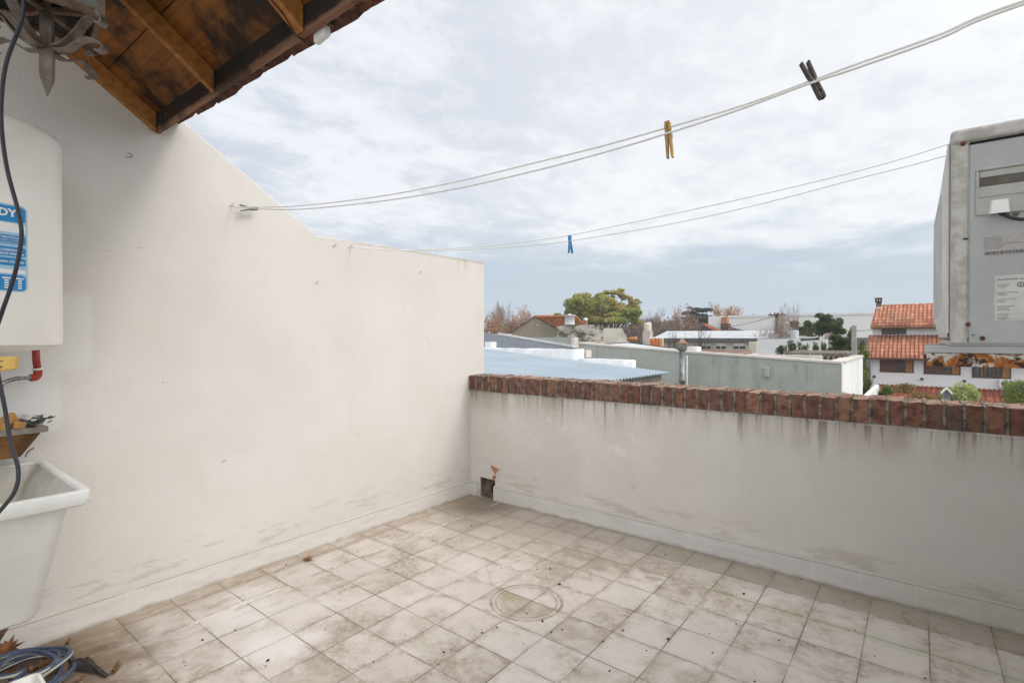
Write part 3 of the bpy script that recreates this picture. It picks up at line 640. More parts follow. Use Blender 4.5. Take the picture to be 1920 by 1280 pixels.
# parapet
pw = thing('parapet_wall', (1.5, 2.3, 0), 'low grey-beige parapet wall streaked with dirt under its red brick coping', 'wall')
HX0, HX1, HZ = -.005, .143, .146
b = MB()
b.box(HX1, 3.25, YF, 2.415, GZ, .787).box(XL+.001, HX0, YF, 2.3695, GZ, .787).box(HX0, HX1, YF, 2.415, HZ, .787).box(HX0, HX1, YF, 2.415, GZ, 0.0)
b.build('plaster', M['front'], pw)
b = MB()
b.box(HX0+.001, HX1-.001, 2.262, 2.36, .001, HZ-.001)
b.box(HX0+.0005, HX0+.003, YF+.012, 2.2615, .001, HZ-.001).box(HX1-.003, HX1-.0005, YF+.012, 2.2615, .001, HZ-.001).box(HX0+.0035, HX1-.0035, YF+.008, 2.2615, HZ-.004, HZ-.001).box(HX0+.0035, HX1-.0035, YF+.002, 2.2615, .0005, .003)
b.build('drain_recess', M['hole'], pw)
b = MB(); cc = Vector((.105, 2.2605, .055))
b.add([cc] + [cc+Vector((.05*math.cos(a*math.pi/10), 0, .05*math.sin(a*math.pi/10))) for a in range(20)], [(0, 1+(i+1) % 20, 1+i) for i in range(20)])
b.build('drain_mouth', M['black'], pw)
sk = MB().box(HX1-.006, 3.2, 2.190, YF-.0005, .0005, .098)
sk.add([(HX1-.006, 2.190, .098), (3.2, 2.190, .098), (3.2, YF-.001, .107), (HX1-.006, YF-.001, .107)], [(3, 2, 1, 0)])
sk.add([(HX1-.006, 2.190, .098), (HX1-.006, YF-.001, .107), (HX1-.006, YF-.001, .098)], [(0, 1, 2)])
sk.box(-.0915, -.028, 2.190, YF-.0005, .0005, .104)
sk.build('skirting', M['skirt'], pw)
b = MB()
for poly in ([(770, 145), (960, 235), (1020, 245), (940, 285), (880, 355), (800, 260)], [(880, 362), (905, 470), (850, 490), (800, 470), (815, 420)]):
    q_ = [ony(860+a/12.8, 860+c_/12.8, YF) for a, c_ in poly]
    b.prism([(v.x, YF-.002, v.z) for v in q_], (0, .004, 0))
b.build('bare_clay_chip', M['terra'], pw)
bk = MB(); mo = MB()
mo.box(-.10, 3.2, 2.1975, 2.405, .7875, .889)
x = -.099; i = 0
while x < 3.15:
    wb = rnd.uniform(.050, .0605); r1 = rnd.uniform(-.03, .03)
    Mx = Matrix.Translation((x+.031, 2.31, .845)) @ Matrix.Rotation(rnd.uniform(-.022, .022), 4, 'Z') @ Matrix.Rotation(rnd.uniform(-.02, .02), 4, 'Y')
    y0 = -.120+rnd.uniform(-.004, .005); zt = .057+rnd.uniform(-.004, .004); zb = -.056+rnd.uniform(-.004, .003)
    nx, ny, nzs = 2, 4, 3
    bm_ = bmesh.new(); bmesh.ops.create_cube(bm_, size=1)
    bmesh.ops.subdivide_edges(bm_, edges=bm_.edges[:], cuts=3, use_grid_fill=True)
    vs = []
    for v in bm_.verts:
        q = Vector((v.co.x*wb, (v.co.y+.5)*(.215)+y0, (v.co.z+.5)*(zt-zb)+zb))
        edge = sum(abs(abs(c)-.5) < .01 for c in v.co)
        s_ = .0050 if edge == 3 else (.0030 if edge == 2 else .0010)
        q += Vector((rnd.uniform(-1, 1), rnd.uniform(-1, 1), rnd.uniform(-1, 1)))*s_
        if edge >= 2: q -= Vector((v.co.x*wb*.05, (v.co.y)*.012*.3, v.co.z*.007))
        vs.append(Mx @ q)
    bm_.verts.index_update()
    bk.add(vs, [[v.index for v in f.verts] for f in bm_.faces], True); bm_.free()
    x += .0655
bo = bk.build('brick_coping', M['brick'], pw)
bv = bo.modifiers.new('edge', 'EDGE_SPLIT'); bv.split_angle = math.radians(50)
mv = MB()   # ragged mortar squeezed out between the bricks
for k in range(49):
    xx = -.099+.0655*k-.0015
    P = []
    for j in range(9):
        P.append((xx+rnd.uniform(-.0015, .0015), 2.193+rnd.uniform(-.002, .004), .79+j*.0125))
    mo.ribbon(P, (1, 0, 0), .011, .006)
    P = [(xx+rnd.uniform(-.0015, .0015), 2.195+j*.026, .892+rnd.uniform(-.003, .006)) for j in range(9)]
    mo.ribbon(P, (1, 0, 0), .011, .012)
mo.build('mortar', M['mortar'], pw)

# pier out of frame on the right that carries the cords and the outdoor unit
tag(MB().box(3.10, 3.30, .40, 2.19, 0.001, 1.9).build('house_wall', M['left']), kind='structure')

# ================================================================== EAVE ROOF
RS = .70
def rz(Y, off=0.): return 2.086+off-RS*(Y-.153)
rf = thing('eave_roof', (1.5, .15, 2.2), 'overhanging timber eave with mouldy boards, rafters and clay tile edge', 'roof')
def slope_box(b, x0, x1, ya, yb, o0, o1):
    vs = [(x, y, rz(y, o)) for o in (o0, o1) for y in (ya, yb) for x in (x0, x1)]
    b.add(vs, [(0, 2, 3, 1), (4, 5, 7, 6), (0, 1, 5, 4), (2, 6, 7, 3), (0, 4, 6, 2), (1, 3, 7, 5)])
for (xc, wd) in ((-.086, .034), (.503, .025), (1.105, .042), (1.71, .04), (2.31, .04), (2.90, .04)):
    b = MB(); slope_box(b, xc-wd/2, xc+wd/2, -1.05, .150, 0.0, .078)
    b.build('rafter', M['rafter'], rf, .003)
ys = [-1.05, -.94, -.72, -.50, -.28, -.155, -.02, .17]
for k in range(len(ys)-1):
    b = MB(); slope_box(b, -.10, 3.28, ys[k]+.002, ys[k+1]-.002, .0785+rnd.uniform(0, .004), .094)
    b.build('ceiling_board', M['board'], rf)
b = MB(); b.box(-.10, 3.28, .1525, .173, 2.086, 2.170); b.build('fascia', M['fascia'], rf, .003)
# nails and knots on the fascia
b = MB()
for k in range(16):
    xx = .05+k*.2+rnd.uniform(-.03, .03)
    b.tube([(xx, .1515, 2.12+rnd.uniform(-.025, .02)), (xx, .156, 2.12)], .006, 6)
b.build('nail_head', M['rust'], rf)
# tile course: each tile a shallow S with a nib beneath
b = MB(); nib = MB()
xe = -.10; k = 0
while xe < 3.25:
    wdt = .20; yo = .248+rnd.uniform(-.006, .006); dz = rnd.uniform(-.003, .003)-.004-.026*xe
    for row, (ya, yb, oo) in enumerate(((-.10, yo, .146), (-.42, -.06, .166), (-.74, -.38, .166), (-1.06, -.70, .166))):
        n = 8; vs = []
        for yy in (ya, yb):
            for j in range(n+1):
                u = j/n; hgt = .002*math.sin(u*math.pi*2)+(.007 if u > .86 else (.003 if u < .15 else 0))
                vs.append((xe+u*(wdt+.012), yy, rz(yy, oo)+dz+hgt))
        m_ = n+1
        vs += [(x_, y_, z_-.014) for x_, y_, z_ in vs]
        fs = [(j, j+1, m_+j+1, m_+j) for j in range(n)] + [(2*m_+j+1, 2*m_+j, 3*m_+j, 3*m_+j+1) for j in range(n)]
        fs += [(m_+j, m_+j+1, 3*m_+j+1, 3*m_+j) for j in range(n)] + [(0, m_, 3*m_, 2*m_), (n, 2*m_+n, 3*m_+n, m_+n)]
        b.add(vs, fs)
    for q in range(3):   # lugs under the tile nose
        xx = xe+.03+q*.06+rnd.uniform(-.01, .01); hh = rnd.uniform(.012, .028)
        nib.box(xx, xx+rnd.uniform(.018, .035), .176, rnd.uniform(.20, .232), rz(.21, .128)-hh-.026*xe, rz(.21, .133)-.026*xe)
    xe += wdt; k += 1
b.build('clay_tiles', M['rtile'], rf)
nib.build('tile_bedding', M['moss'], rf)

# white plastic cover with its cable at the eave
jc = ony(600, 66, .182)
jb = thing('cable_cover', jc, 'small white plastic cover on the eave fascia with thin brown cable', 'cover')
Mj = Matrix.Translation(jc) @ Matrix.Rotation(-.12, 4, 'Y')
b = MB(); b.box(-.030, .034, -.006, .016, -.015, .017, Mj); b.build('cap', M['white_pl'], jb, .007, 3)
def under(px, py, off):     # photo point on a plane just under the rafters
    d = ray(px, py); return CAM + d*((2.086+off-RS*(CAM.y-.153)-CAM.z)/(d.z+RS*d.y))
cpts = [under(496, -12, -.003), under(527, 22, -.003), under(543, 47, -.003), onz(552, 62, 2.083), onz(562, 73, 2.082), onz(575, 75, 2.080), ony(588, 71, .178)]
MB().tube(smooth_path(cpts), .0028, 6).build('cable', M['rust'], jb)

# ================================================================== WALL HOOKS
hooks = [(238, 296, 1.6, 'big rusty screw hook high on the side wall close under the eave'),
         (432, 386, 1.0, 'screw hook in the side wall holding the upper clothes line'),
         (625, 461, 1.0, 'rusty screw hook just under the wall kink left of the lower line'),
         (655, 463, 1.0, 'rust-streaked screw hook in the side wall holding the lower clothes line'),
         (592, 530, .9, 'small bare screw hook in mid side wall below the wall kink'),
         (786, 511, .9, 'small bare screw hook nearest the open end of the side wall'),
         (418, 864, .8, 'tiny bare screw hook low on the side wall near the sink')]
for px, py, s_, lab in hooks:
    s_ *= .55; c = onx(px, py, XL)
    h = thing('screw_hook', c, lab, 'hook', 'screw hooks in the side wall')
    b = MB(); b.lathe([(.0001, 0), (.006*s_, .0), (.007*s_, .004), (.0001, .005)], (0, 0, 0), 10)
    b.v = [(c.x+z, c.y+x, c.z+y) for x, y, z in b.v]
    b.build('plug', M['white_pl'], h)
    P = [c+Vector((0, 0, 0)), c+Vector((.016*s_, 0, 0))]
    for a in range(0, 10):
        an = math.radians(-90+a*26)
        P.append(c+Vector((.020*s_+.008*s_*math.cos(an)*.6+.002, .009*s_*math.cos(an)+.004, .010*s_*math.sin(an)+.008*s_)))
    MB().tube(P, .0022*s_, 6).build('hook', M['hookm'], h)

# ================================================================== CLOTHES LINES
def plane_pt(px, py, A, B):     # photo point onto the vertical plane through A and B
    n = Vector((B.y-A.y, -(B.x-A.x), 0)); d = ray(px, py); return CAM + d*((A-CAM).dot(n)/d.dot(n))
h1 = onx(434, 389, XL)+Vector((.011, 0, 0)); h2 = onx(657, 464, XL)+Vector((.011, 0, 0))
e1 = Vector((3.10, .474, 1.735)); e2 = Vector((3.10, 1.93, 1.80))
up1 = [h1] + [plane_pt(*p, h1, e1) for p in ((545, 387), (700, 370), (850, 342), (1000, 306), (1125, 275), (1244, 241.6), (1380, 202), (1516, 154), (1600, 122.8), (1760, 66), (1920, 2))] + [e1]
lo1 = [h1] + [plane_pt(*p, h1, e1+Vector((0, -.012, 0))) for p in ((545, 393), (700, 379), (850, 355), (1000, 321), (1125, 288), (1244, 252.5), (1380, 208), (1516, 157.5), (1600, 130), (1760, 73), (1920, 8))] + [e1+Vector((0, -.012, -.01))]
def carry(P): d = (P[-1]-P[-2]); return P+[P[-1]+d*((3.10-P[-1].x)/d.x)]
up2 = carry([h2] + [plane_pt(*p, h2, e2) for p in ((762, 469), (900, 462), (1000, 451), (1066, 441.6), (1190, 416), (1312, 390), (1460, 357), (1600, 322.8), (1700, 295), (1772, 272.5))])
lo2 = carry([h2] + [plane_pt(*p, h2, e2+Vector((0, -.012, 0))) for p in ((762, 470), (900, 466.5), (1000, 459.7), (1066, 452), (1190, 432), (1312, 408.8), (1460, 374), (1600, 336.9), (1700, 312), (1768, 293.5))])
for nm, (a, b_), lab in (('u', (up1, lo1), 'upper doubled clothes line carrying the wooden and brown pegs'), ('l', (up2, lo2), 'lower doubled clothes line carrying the blue peg')):
    o0 = a[0]
    r_ = thing('clothes_line', o0, lab, 'clothes line', 'clothes lines')
    MB().tube(smooth_path(a, 6), .0024, 8).build('cord', M['cord'], r_)
    MB().tube(smooth_path(b_, 6), .0024, 8).build('cord', M['cord'], r_)

def peg(c, axis, side, material, lab, length=.076, wid=.011, open_=.10):
    """clothes peg: axis = direction from handles to jaws, side = opening direction"""
    c = Vector(c); axis = Vector(axis).normalized(); side = Vector(side); side = (side-axis*side.dot(axis)).normalized(); nrm = axis.cross(side)
    r_ = thing('clothes_peg', c, lab, 'clothes peg', 'clothes pegs')
    for s_ in (-1, 1):
        prof_ = [(-.5, .0), (-.5, .004), (-.15, .0062), (.05, .0058), (.42, .0062), (.5, .0045), (.5, .0), (.36, .0), (.31, .0016), (.26, .0), (.05, .0)]
        pts = []
        for a_, d_ in prof_:
            ax = a_*length; dd = d_+.0006
            piv = -.02*length
            op = max(0, -(ax-piv))*open_*1.3     # handles spread apart
            pts.append(c+axis*ax+side*s_*(dd+op)-nrm*wid/2)
        b = MB(); b.prism(pts, nrm*wid); b.build('half', material, r_, .0008, 1)
    b = MB()
    q = [c-axis*(.02*length)+nrm*(.0018*math.cos(a*.7))+axis*(.0035*math.sin(a*.7))+side*(-.008+.016*a/30) for a in range(31)]
    q = [c+axis*.20*length+side*-.0085]+q+[c+axis*.20*length+side*.0085]
    b.tube(q, .0009, 5); b.build('spring', M['wire'], r_)
    return r_
pA = plane_pt(1254, 243, h1, e1); pB = plane_pt(1254, 254, h1, e1)
dwn = Vector((0, 0, -1)); lineX = Vector((1, 0, 0))
peg((plane_pt(1254, 262, h1, e1)), plane_pt(1251.5, 228, h1, e1)-plane_pt(1256.5, 297, h1, e1), RT*.85-FW*.5, M['pegwood'], 'ochre wooden peg clipped midway on the upper line', .085, .013, .05)
peg((plane_pt(1525, 151, h1, e1)), plane_pt(1545, 190, h1, e1)-plane_pt(1506, 113, h1, e1), RT*.9+Vector((0, 0, .2)), M['pegblack'], 'dark brown peg standing tilted across the upper line', .086, .010, .085)
peg((plane_pt(1069, 458, h2, e2)), plane_pt(1068, 440, h2, e2)-plane_pt(1070, 477, h2, e2), RT*.8+FW*.6, M['pegblue'], 'blue plastic peg hanging from the lower line', .088, .013, .17)
peg(onx(467, 391, XL+.035), onx(480, 391.5, XL+.035)-onx(450, 389.5, XL+.035), Vector((0, 0, 1)), M['pegblack'], 'black peg lying along the upper line next to its wall hook', .088, .012, .22)

# ================================================================== WATER HEATER
HC = Vector((.14, -.435)); HR = .22; HB, HT = 1.150, 1.868
wh = thing('water_heater', (HC.x, HC.y, HB), 'white cylindrical water heater with blue label hung on the side wall', 'water heater')
b = MB(); b.lathe([(.02, HT+.012), (.12, HT+.012), (HR-.025, HT+.006), (HR-.006, HT-.006), (HR, HT-.022), (HR, HB+.012), (HR-.001, HB+.006), (HR-.012, HB+.0035)], (HC.x, HC.y, 0), 96)
b.build('tank', M['heater'], wh)
b = MB(); b.lathe([(HR-.0125, HB+.003), (HR-.022, HB-.006), (.10, HB-.018), (.005, HB-.020)], (HC.x, HC.y, 0), 96); b.build('bottom_cap', M['heater'], wh)
b = MB(); b.lathe([(HR+.0012, HT-.010), (HR+.0018, HT-.013), (HR+.0008, HT-.016)], (HC.x, HC.y, 0), 96)
MB().box(XL+.001, HC.x-.19, -.52, -.35, 1.70, 1.74).build('wall_bracket', M['iron'], wh)
# label wrapped on the cylinder: s = arc metres from its right edge (negative = leftwards), z = height
def ang_for(px):
    best = None
    for i in range(2000):
        a = -math.pi/2+i*math.pi/2000*1.4
        P = Vector((HC.x+HR*math.cos(a), HC.y+HR*math.sin(a), 1.5)); d = P-CAM
        if Vector((math.cos(a), math.sin(a))).dot(Vector((-d.x, -d.y))) <= 0: continue
        q = 960+FPX*d.dot(RT)/d.dot(FW)
        if best is None or abs(q-px) < best[0]: best = (abs(q-px), a)
    return best[1]
A0 = ang_for(51)
def cyl(s_, z, o=.0008):
    a = A0+s_/HR; return Vector((HC.x+(HR+o)*math.cos(a), HC.y+(HR+o)*math.sin(a), z))
def patch(s0, s1, z0, z1, o, rad=0.0):
    b = MB(); n = 24; vs = []
    for i in range(n+1):
        u = s0+(s1-s0)*i/n; e = min(u-s0, s1-u)
        c_ = 0 if e >= rad else rad-math.sqrt(max(0, rad*rad-(rad-e)**2))
        vs += [cyl(u, z0+c_, o), cyl(u, z1-c_, o)]
    return b.add(vs, [(2*i, 2*i+2, 2*i+3, 2*i+1) for i in range(n)])
pc = Vector((HC.x, HC.y, 0))+Vector((math.cos(A0), math.sin(A0), 0))*HR
tl = (pc-CAM).dot(FW)
def zl(py): return CAM.z+(UP*((640-py)/FPX)+FW).z*tl
LT, LB = zl(391), zl(549)
lab = patch(-.25, 0, LB, LT, .0010, .012).build('label', M['lpale'], wh)
def stripe(py0, py1, m_, s0=-.244, s1=-.006, o=.0018, rad=.006): patch(s0, s1, zl(py1), zl(py0), o, rad).build('label_band', m_, lab)
stripe(394, 423, M['lblue']); stripe(425, 442, M['lwhite'], rad=.001); stripe(447, 463, M['lblue'], rad=.002); stripe(468, 485, M['lblue'], rad=.002)
stripe(488, 502, M['lblue'], rad=.002); stripe(509, 516, M['lwhite'], rad=.001); stripe(519, 547, M['lblue'])
def cyl_text(body, size, s_right, py, bold=0.):
    vs, fs = text_polys(body, size, bold)
    wmax = max(v.x for v in vs)
    return MB().add([cyl(s_right-wmax+v.x, zl(py)+v.y, .0026) for v in vs], fs)
tb = MB()
for args in (('DY', .032, -.028, 413, .0012), ('PLE PROTECCION', .0085, -.012, 453, .0002), ('CUERPO, CONEXION', .0062, -.012, 457.5), ('COMPLETA INTERNA', .0062, -.012, 462),
             ('CONEXIONES', .0090, -.016, 476, .0002), ('CON BASE INFERIOR', .0090, -.010, 482.5, .0002), ('APTO PARA COLGAR', .0095, -.010, 497, .0002)):
    cyl_text(*args).build('lettering', M['lwhite'], lab)
for r_ in range(5):
    for s_ in (-.055, -.022):
        q = patch(s_-(.010 if r_ == 0 else .005), s_+(.010 if r_ == 0 else .005), zl(526+r_*4.4), zl(523.5+r_*4.4), .0026); tb.add(q.v, q.f)
tb.build('table_print', M['lwhite'], lab)
# yellow thermostat cover beneath
yc = at(12, 684, 1.40)
b = MB(); b.prism([at(-60, 672, 1.42), at(27, 667, 1.42), at(31, 671, 1.42), at(28, 692, 1.42), at(-60, 704, 1.42)], FW*.010)
b.build('thermostat_cover', M['yellow'], wh, .004)
b = MB(); b.prism([at(-30, 681, 1.4185), at(5, 675.5, 1.4185), at(5, 677, 1.4185), at(-30, 683, 1.4185)], FW*.001)
b.prism([at(-30, 690, 1.4185), at(3, 686, 1.4185), at(3, 689, 1.4185), at(-30, 694, 1.4185)], FW*.001); b.build('cover_print', M['ink'], wh)
# water connection: red pipe, elbow, flexible hose
XP = -.03
pth = [onx(67, 655, XP), onx(68, 675, XP), onx(70, 690, XP)]
el = [onx(70.5, 693, XP), onx(71, 700, XP), onx(68, 706, XP), onx(62, 707.5, XP), onx(57, 708, XP)]
MB().tube(pth, .0115, 16).build('pipe', M['redpipe'], wh)
MB().tube(smooth_path(el), .0135, 16).build('elbow', M['redpipe'], wh)
MB().tube([onx(70, 690.5, XP), onx(70.3, 693.5, XP)], .0155, 16).build('sealing_tape', M['ptfe'], wh)
MB().tube([onx(57, 708, XP), onx(54, 708, XP)], .0125, 12).build('nipple', M['steel'], wh)
hp = smooth_path([onx(54, 708, XP), onx(40, 709, XP), onx(30, 709.5, XP), onx(10, 716, XP), onx(-30, 735, XP+.05), onx(-90, 735, XP+.1)], 14)
rr = [(.0085 if (i % 2) else .0065) if i > 14 else .0062 for i in range(len(hp))]
MB().tube(hp, rr, 10).build('flexible_hose', M['steel'], wh)

# hanging black cable
cb = [at(52, -120, 1.36), at(46, -20, 1.36), at(40, 40, 1.36), at(14, 110, 1.36), at(4, 170, 1.36), at(3, 240, 1.36), at(14, 320, 1.355), at(35, 400, 1.35), at(40, 450, 1.35), at(26, 520, 1.35), at(2, 590, 1.35), at(-14, 645, 1.35), at(-4, 700, 1.35), at(10, 770, 1.35), at(20, 830, 1.345), at(34, 878, 1.34), at(28, 920, 1.33), at(-4, 962, 1.32), at(-70, 1040, 1.30), at(-90, 1200, 1.3)]
tag(MB().tube(smooth_path(cb, 8), .0048, 10).build('hanging_cable', M['cable'], origin=cb[-1]), 'thick black cable dangling in loose bends in front of the water heater', 'cable')

# ================================================================== LANTERN
lc = at(88, 60, 1.5)
ln_ = thing('hanging_lantern', (lc.x, lc.y, 2.42), 'weathered wrought iron lantern with scroll feet and a pointed spike under the eave', 'lantern')
def P3(u, v, z): return Vector((lc.x, lc.y, 0))+RT*u+Vector((FW.x, FW.y, 0)).normalized()*v+Vector((0, 0, z))
zsp, zb0 = at(88, 181, 1.5).z, at(88, 86, 1.5).z
zf = at(188, 28, 1.5).z; HW = .155
b = MB()
sq = [(-.0145, 0), (0, -.0145), (.0145, 0), (0, .0145)]
def spike_ring(z, k): return [P3(u*k, v*k, z) for u, v in ((-.012, -.012), (.012, -.012), (.012, .012), (-.012, .012))]
Mrot = [spike_ring(z, k) for z, k in ((2.38, 1.15), (zb0, 1.15), (zb0-.002, 1.25), (zb0-.085, 1.2), (zsp+.045, 1.05), (zsp, .05))]
def rotp(v, a=.5):
    c_ = Vector((lc.x, lc.y, 0)); d = v-c_; return c_+Vector((d.x*math.cos(a)-d.y*math.sin(a), d.x*math.sin(a)+d.y*math.cos(a), v.z))
vs = [rotp(v) for r_ in Mrot for v in r_]
b.add(vs, [(i*4+j, i*4+(j+1) % 4, (i+1)*4+(j+1) % 4, (i+1)*4+j) for i in range(5) for j in range(4)]+[(0, 3, 2, 1)])
b.build('spike', M['iron'], ln_)
b = MB(); b.box(-.021, .021, -.021, .021, zb0-.006, zb0, Matrix.Translation((lc.x, lc.y, 0))); b.build('collar', M['ironbrown'], ln_)
corners = [(HW, 0), (0, HW), (-HW, 0), (0, -HW)]
for (u, v) in corners:
    d = Vector((u, v)).normalized()
    def sc(r_, z): return P3(d.x*r_, d.y*r_, z)
    P = [sc(.018, zb0-.006), sc(.05, zb0+.004), sc(.085, zb0+.034), sc(.115, zb0+.072), sc(.14, zb0+.092), sc(.158, zb0+.086), sc(.166, zb0+.068), sc(.156, zb0+.058), sc(.148, zb0+.066)]
    side = (RT*(-d.y)+Vector((FW.x, FW.y, 0)).normalized()*d.x)
    b = MB(); b.ribbon(smooth_path(P, 5), side, .030, .005)
    P = [sc(.02, zb0-.012), sc(.06, zb0-.012), sc(.09, zb0+.006), sc(.12, zb0+.018), sc(.15, zb0+.010), sc(.168, zb0-.006), sc(.158, zb0-.018), sc(.144, zb0-.016)]
    b.ribbon(smooth_path(P, 5), side, .024, .004)
    b.build('scroll_foot', M['iron'], ln_)
    b = MB(); b.box(-.011, .011, -.011, .011, zf-.012, 2.40, Matrix.Translation(P3(u, v, 0)) @ Matrix.Rotation(-YAW+math.pi/4, 4, 'Z')); b.build('corner_post', M['iron'], ln_, .002)
b = MB(); b2 = MB()
for k in range(4):
    (u0, v0), (u1, v1) = corners[k], corners[(k+1) % 4]
    b.ribbon([P3(u0, v0, zf), P3(u1, v1, zf)], (0, 0, 1), .020, .014); b2.ribbon([P3(u0, v0, 2.40), P3(u1, v1, 2.40)], (0, 0, 1), .020, .014)
    b.ribbon([P3(u0, v0, zf), P3(0, 0, zf+.012)], (0, 0, 1), .012, .016)
b.build('frame', M['ironbrown'], ln_); b2.build('upper_frame', M['ironbrown'], ln_)
for k in range(4):
    (u0, v0), (u1, v1) = corners[k], corners[(k+1) % 4]
    q = .97
    b = MB(); b.add([P3(u0*q, v0*q, zf+.01), P3(u1*q, v1*q, zf+.01), P3(u1*q, v1*q, 2.39), P3(u0*q, v0*q, 2.39)], [(0, 1, 2, 3)])
    b.build('glass_pane', M['glass'], ln_)
b = MB(); b.lathe([(.028, zf+.02), (.034, zf+.03), (.034, zf+.09), (.02, zf+.10)], (lc.x+.03, lc.y, 0), 20); b.build('lamp_holder', M['iron'], ln_)
b = MB(); b.lathe([(.17, 2.40), (.10, 2.44), (.02, 2.47), (.004, 2.60)], (lc.x, lc.y, 0), 4, False); b.build('hood', M['ironbrown'], ln_)

# ================================================================== PLANTER SHELF + OFFCUTS
def sq_pt(px, py, X): return onx(px, py, X)
pt_ = thing('wooden_trough', (0., -.4, .78), 'weathered wooden trough with slanted end above the white sink', 'trough')
rimz = .862
yr = onx(88, 803, .09).y
b = MB()
# slanting front/right boards: rim outline and smaller bottom
top_o = [Vector((XL+.002, yr-.02, rimz)), Vector((.10, yr-.005, rimz)), Vector((.115, yr-.02, rimz)), Vector((.115, -.85, rimz)), Vector((XL+.002, -.85, rimz))]
bot_o = [Vector((XL+.002, yr-.085, .760)), Vector((.06, yr-.066, .760)), Vector((.07, yr-.085, .760)), Vector((.07, -.80, .760)), Vector((XL+.002, -.80, .760))]
n = 5
b.add(top_o+bot_o, [(j, n+j, n+(j+1) % n, (j+1) % n) for j in range(n)]+[tuple(range(n, 2*n))])
inn = [p+(Vector((0, -.5, rimz))-p)*.10 for p in top_o]
for p in inn: p.z = rimz-.016
b.build('body', M['shelfbrown'], pt_)
b = MB()
rim_t = [p+Vector((0, 0, .002)) for p in top_o]; rim_b = [p+Vector((0, 0, -.016)) for p in top_o]
ctr = Vector((.0, -.55, rimz)); out = lambda p, k: Vector((p.x+(k if p.x > 0 else 0), p.y+(k if p.y > -.5 else 0), p.z))
ro_t = [out(p, .006) for p in rim_t]; ro_b = [out(p, .006) for p in rim_b]
ri_t = [Vector((p.x-(.016 if p.x > 0 else 0), p.y-(.016 if p.y > -.5 else 0), p.z)) for p in rim_t]
ri_b = [v+Vector((0, 0, -.016)) for v in ri_t]
b.add(ro_t+ro_b+ri_t+ri_b, [(j, 5+j, 5+(j+1) % 5, (j+1) % 5) for j in range(5)]+[(j, (j+1) % 5, 10+(j+1) % 5, 10+j) for j in range(5)]+[(10+j, 10+(j+1) % 5, 15+(j+1) % 5, 15+j) for j in range(5)])
b.build('rim', M['shelfgrey'], pt_)
b = MB(); b.add([Vector((p.x-(.012 if p.x > 0 else 0), p.y-(.012 if p.y > -.5 else 0), rimz-.02)) for p in top_o], [(0, 1, 2, 3, 4)]); b.build('soil', M['hole'], pt_)
def offcut(cpx, cpy, X, sx, sy, sz, rz_, rx_, lab):
    c = onx(cpx, cpy, X)
    Mx = Matrix.Translation(c) @ Matrix.Rotation(rz_, 4, 'Z') @ Matrix.Rotation(rx_, 4, 'X')
    tag(MB().box(-sx, sx, -sy, sy, -sz, sz, Mx).build('wood_offcut', M['palewood'], bevel=.002, origin=c), lab, 'offcut', 'pale wooden offcuts in the trough')
offcut(12, 790, .04, .012, .030, .018, .3, .5, 'tilted pale wooden offcut at the back of the trough')
offcut(36, 797, .07, .010, .016, .012, .1, -.2, 'small pale wooden block nearest the withered leaves in the trough')
offcut(6, 801, .085, .010, .010, .014, -.3, .1, 'pale upright wooden block at the trough edge by the picture border')
b = MB(); c0 = onx(42, 795, -.02)
for k in range(90):
    f = k/90; base = Vector((rnd.uniform(-.085, .06), -.30+rnd.uniform(-.13, .075), rimz-.006+rnd.uniform(0, .028)*(1-f*.3)))
    d = Vector((rnd.uniform(-1, 1), rnd.uniform(-1, 1), rnd.uniform(-.1, .8))).normalized(); s_ = d.cross(Vector((rnd.random(), rnd.random(), rnd.random()+.1))).normalized()
    l_ = rnd.uniform(.018, .038); w_ = rnd.uniform(.004, .010)
    b.add([base, base+d*l_*.5+s_*w_, base+d*l_, base+d*l_*.5-s_*w_+Vector((0, 0, .003))], [(0, 1, 2), (0, 2, 3)])
for k in range(3):
    p = onx(60+k*5, 797, -.03); b.tube([p, p+Vector((0, .012, .014)), p+Vector((0, .02+.01*k, .020+.006*k))], [.004, .0035, .001], 6)
tag(b.build('withered_plant', M['greyleaf'], origin=(-.02, -.3, rimz)), 'heap of withered dark leaves lying in the wooden trough', 'dead plant')
c = onx(49, 850, -.06)
b = MB(); b.ribbon(smooth_path([c+Vector((0, .022, .018)), c+Vector((0, .005, .006)), c+Vector((0, -.002, -.012))], 4), (1, 0, 0), .010, .002)
tag(b.build('curled_leaf', M['greyleaf'], origin=c), 'single dark curled leaf dangling from the underside of the trough', 'leaf')

# ================================================================== SINK
sk_ = thing('laundry_sink', (.2, -.6, .30), 'white plastic laundry sink with thick rim and tapering sides by the side wall', 'sink')
def rr_rect(x0, x1, y0, y1, r, z, n=6):
    out_ = []
    for cx_, cy_, a0 in ((x1-r, y1-r, 0), (x0+r, y1-r, 90), (x0+r, y0+r, 180), (x1-r, y0+r, 270)):
        for i in range(n+1):
            a = math.radians(a0+90*i/n); out_.append(Vector((cx_+r*math.cos(a), cy_+r*math.sin(a), z)))
    return out_
RZ = .712
loops = [rr_rect(XL+.012, .400, -.98, -.325, .045, .305), rr_rect(XL+.012, .408, -.985, -.318, .05, .315), rr_rect(XL+.012, .505, -1.03, -.268, .035, .655),
         rr_rect(XL+.012, .510, -1.04, -.262, .034, .662), rr_rect(XL+.012, .541, -1.06, -.227, .028, .666), rr_rect(XL+.012, .546, -1.065, -.222, .027, .672),
         rr_rect(XL+.012, .546, -1.065, -.222, .027, .706), rr_rect(XL+.012, .543, -1.063, -.225, .026, RZ),
         rr_rect(XL+.03, .524, -1.045, -.245, .020, RZ), rr_rect(XL+.034, .519, -1.040, -.250, .020, .705)]
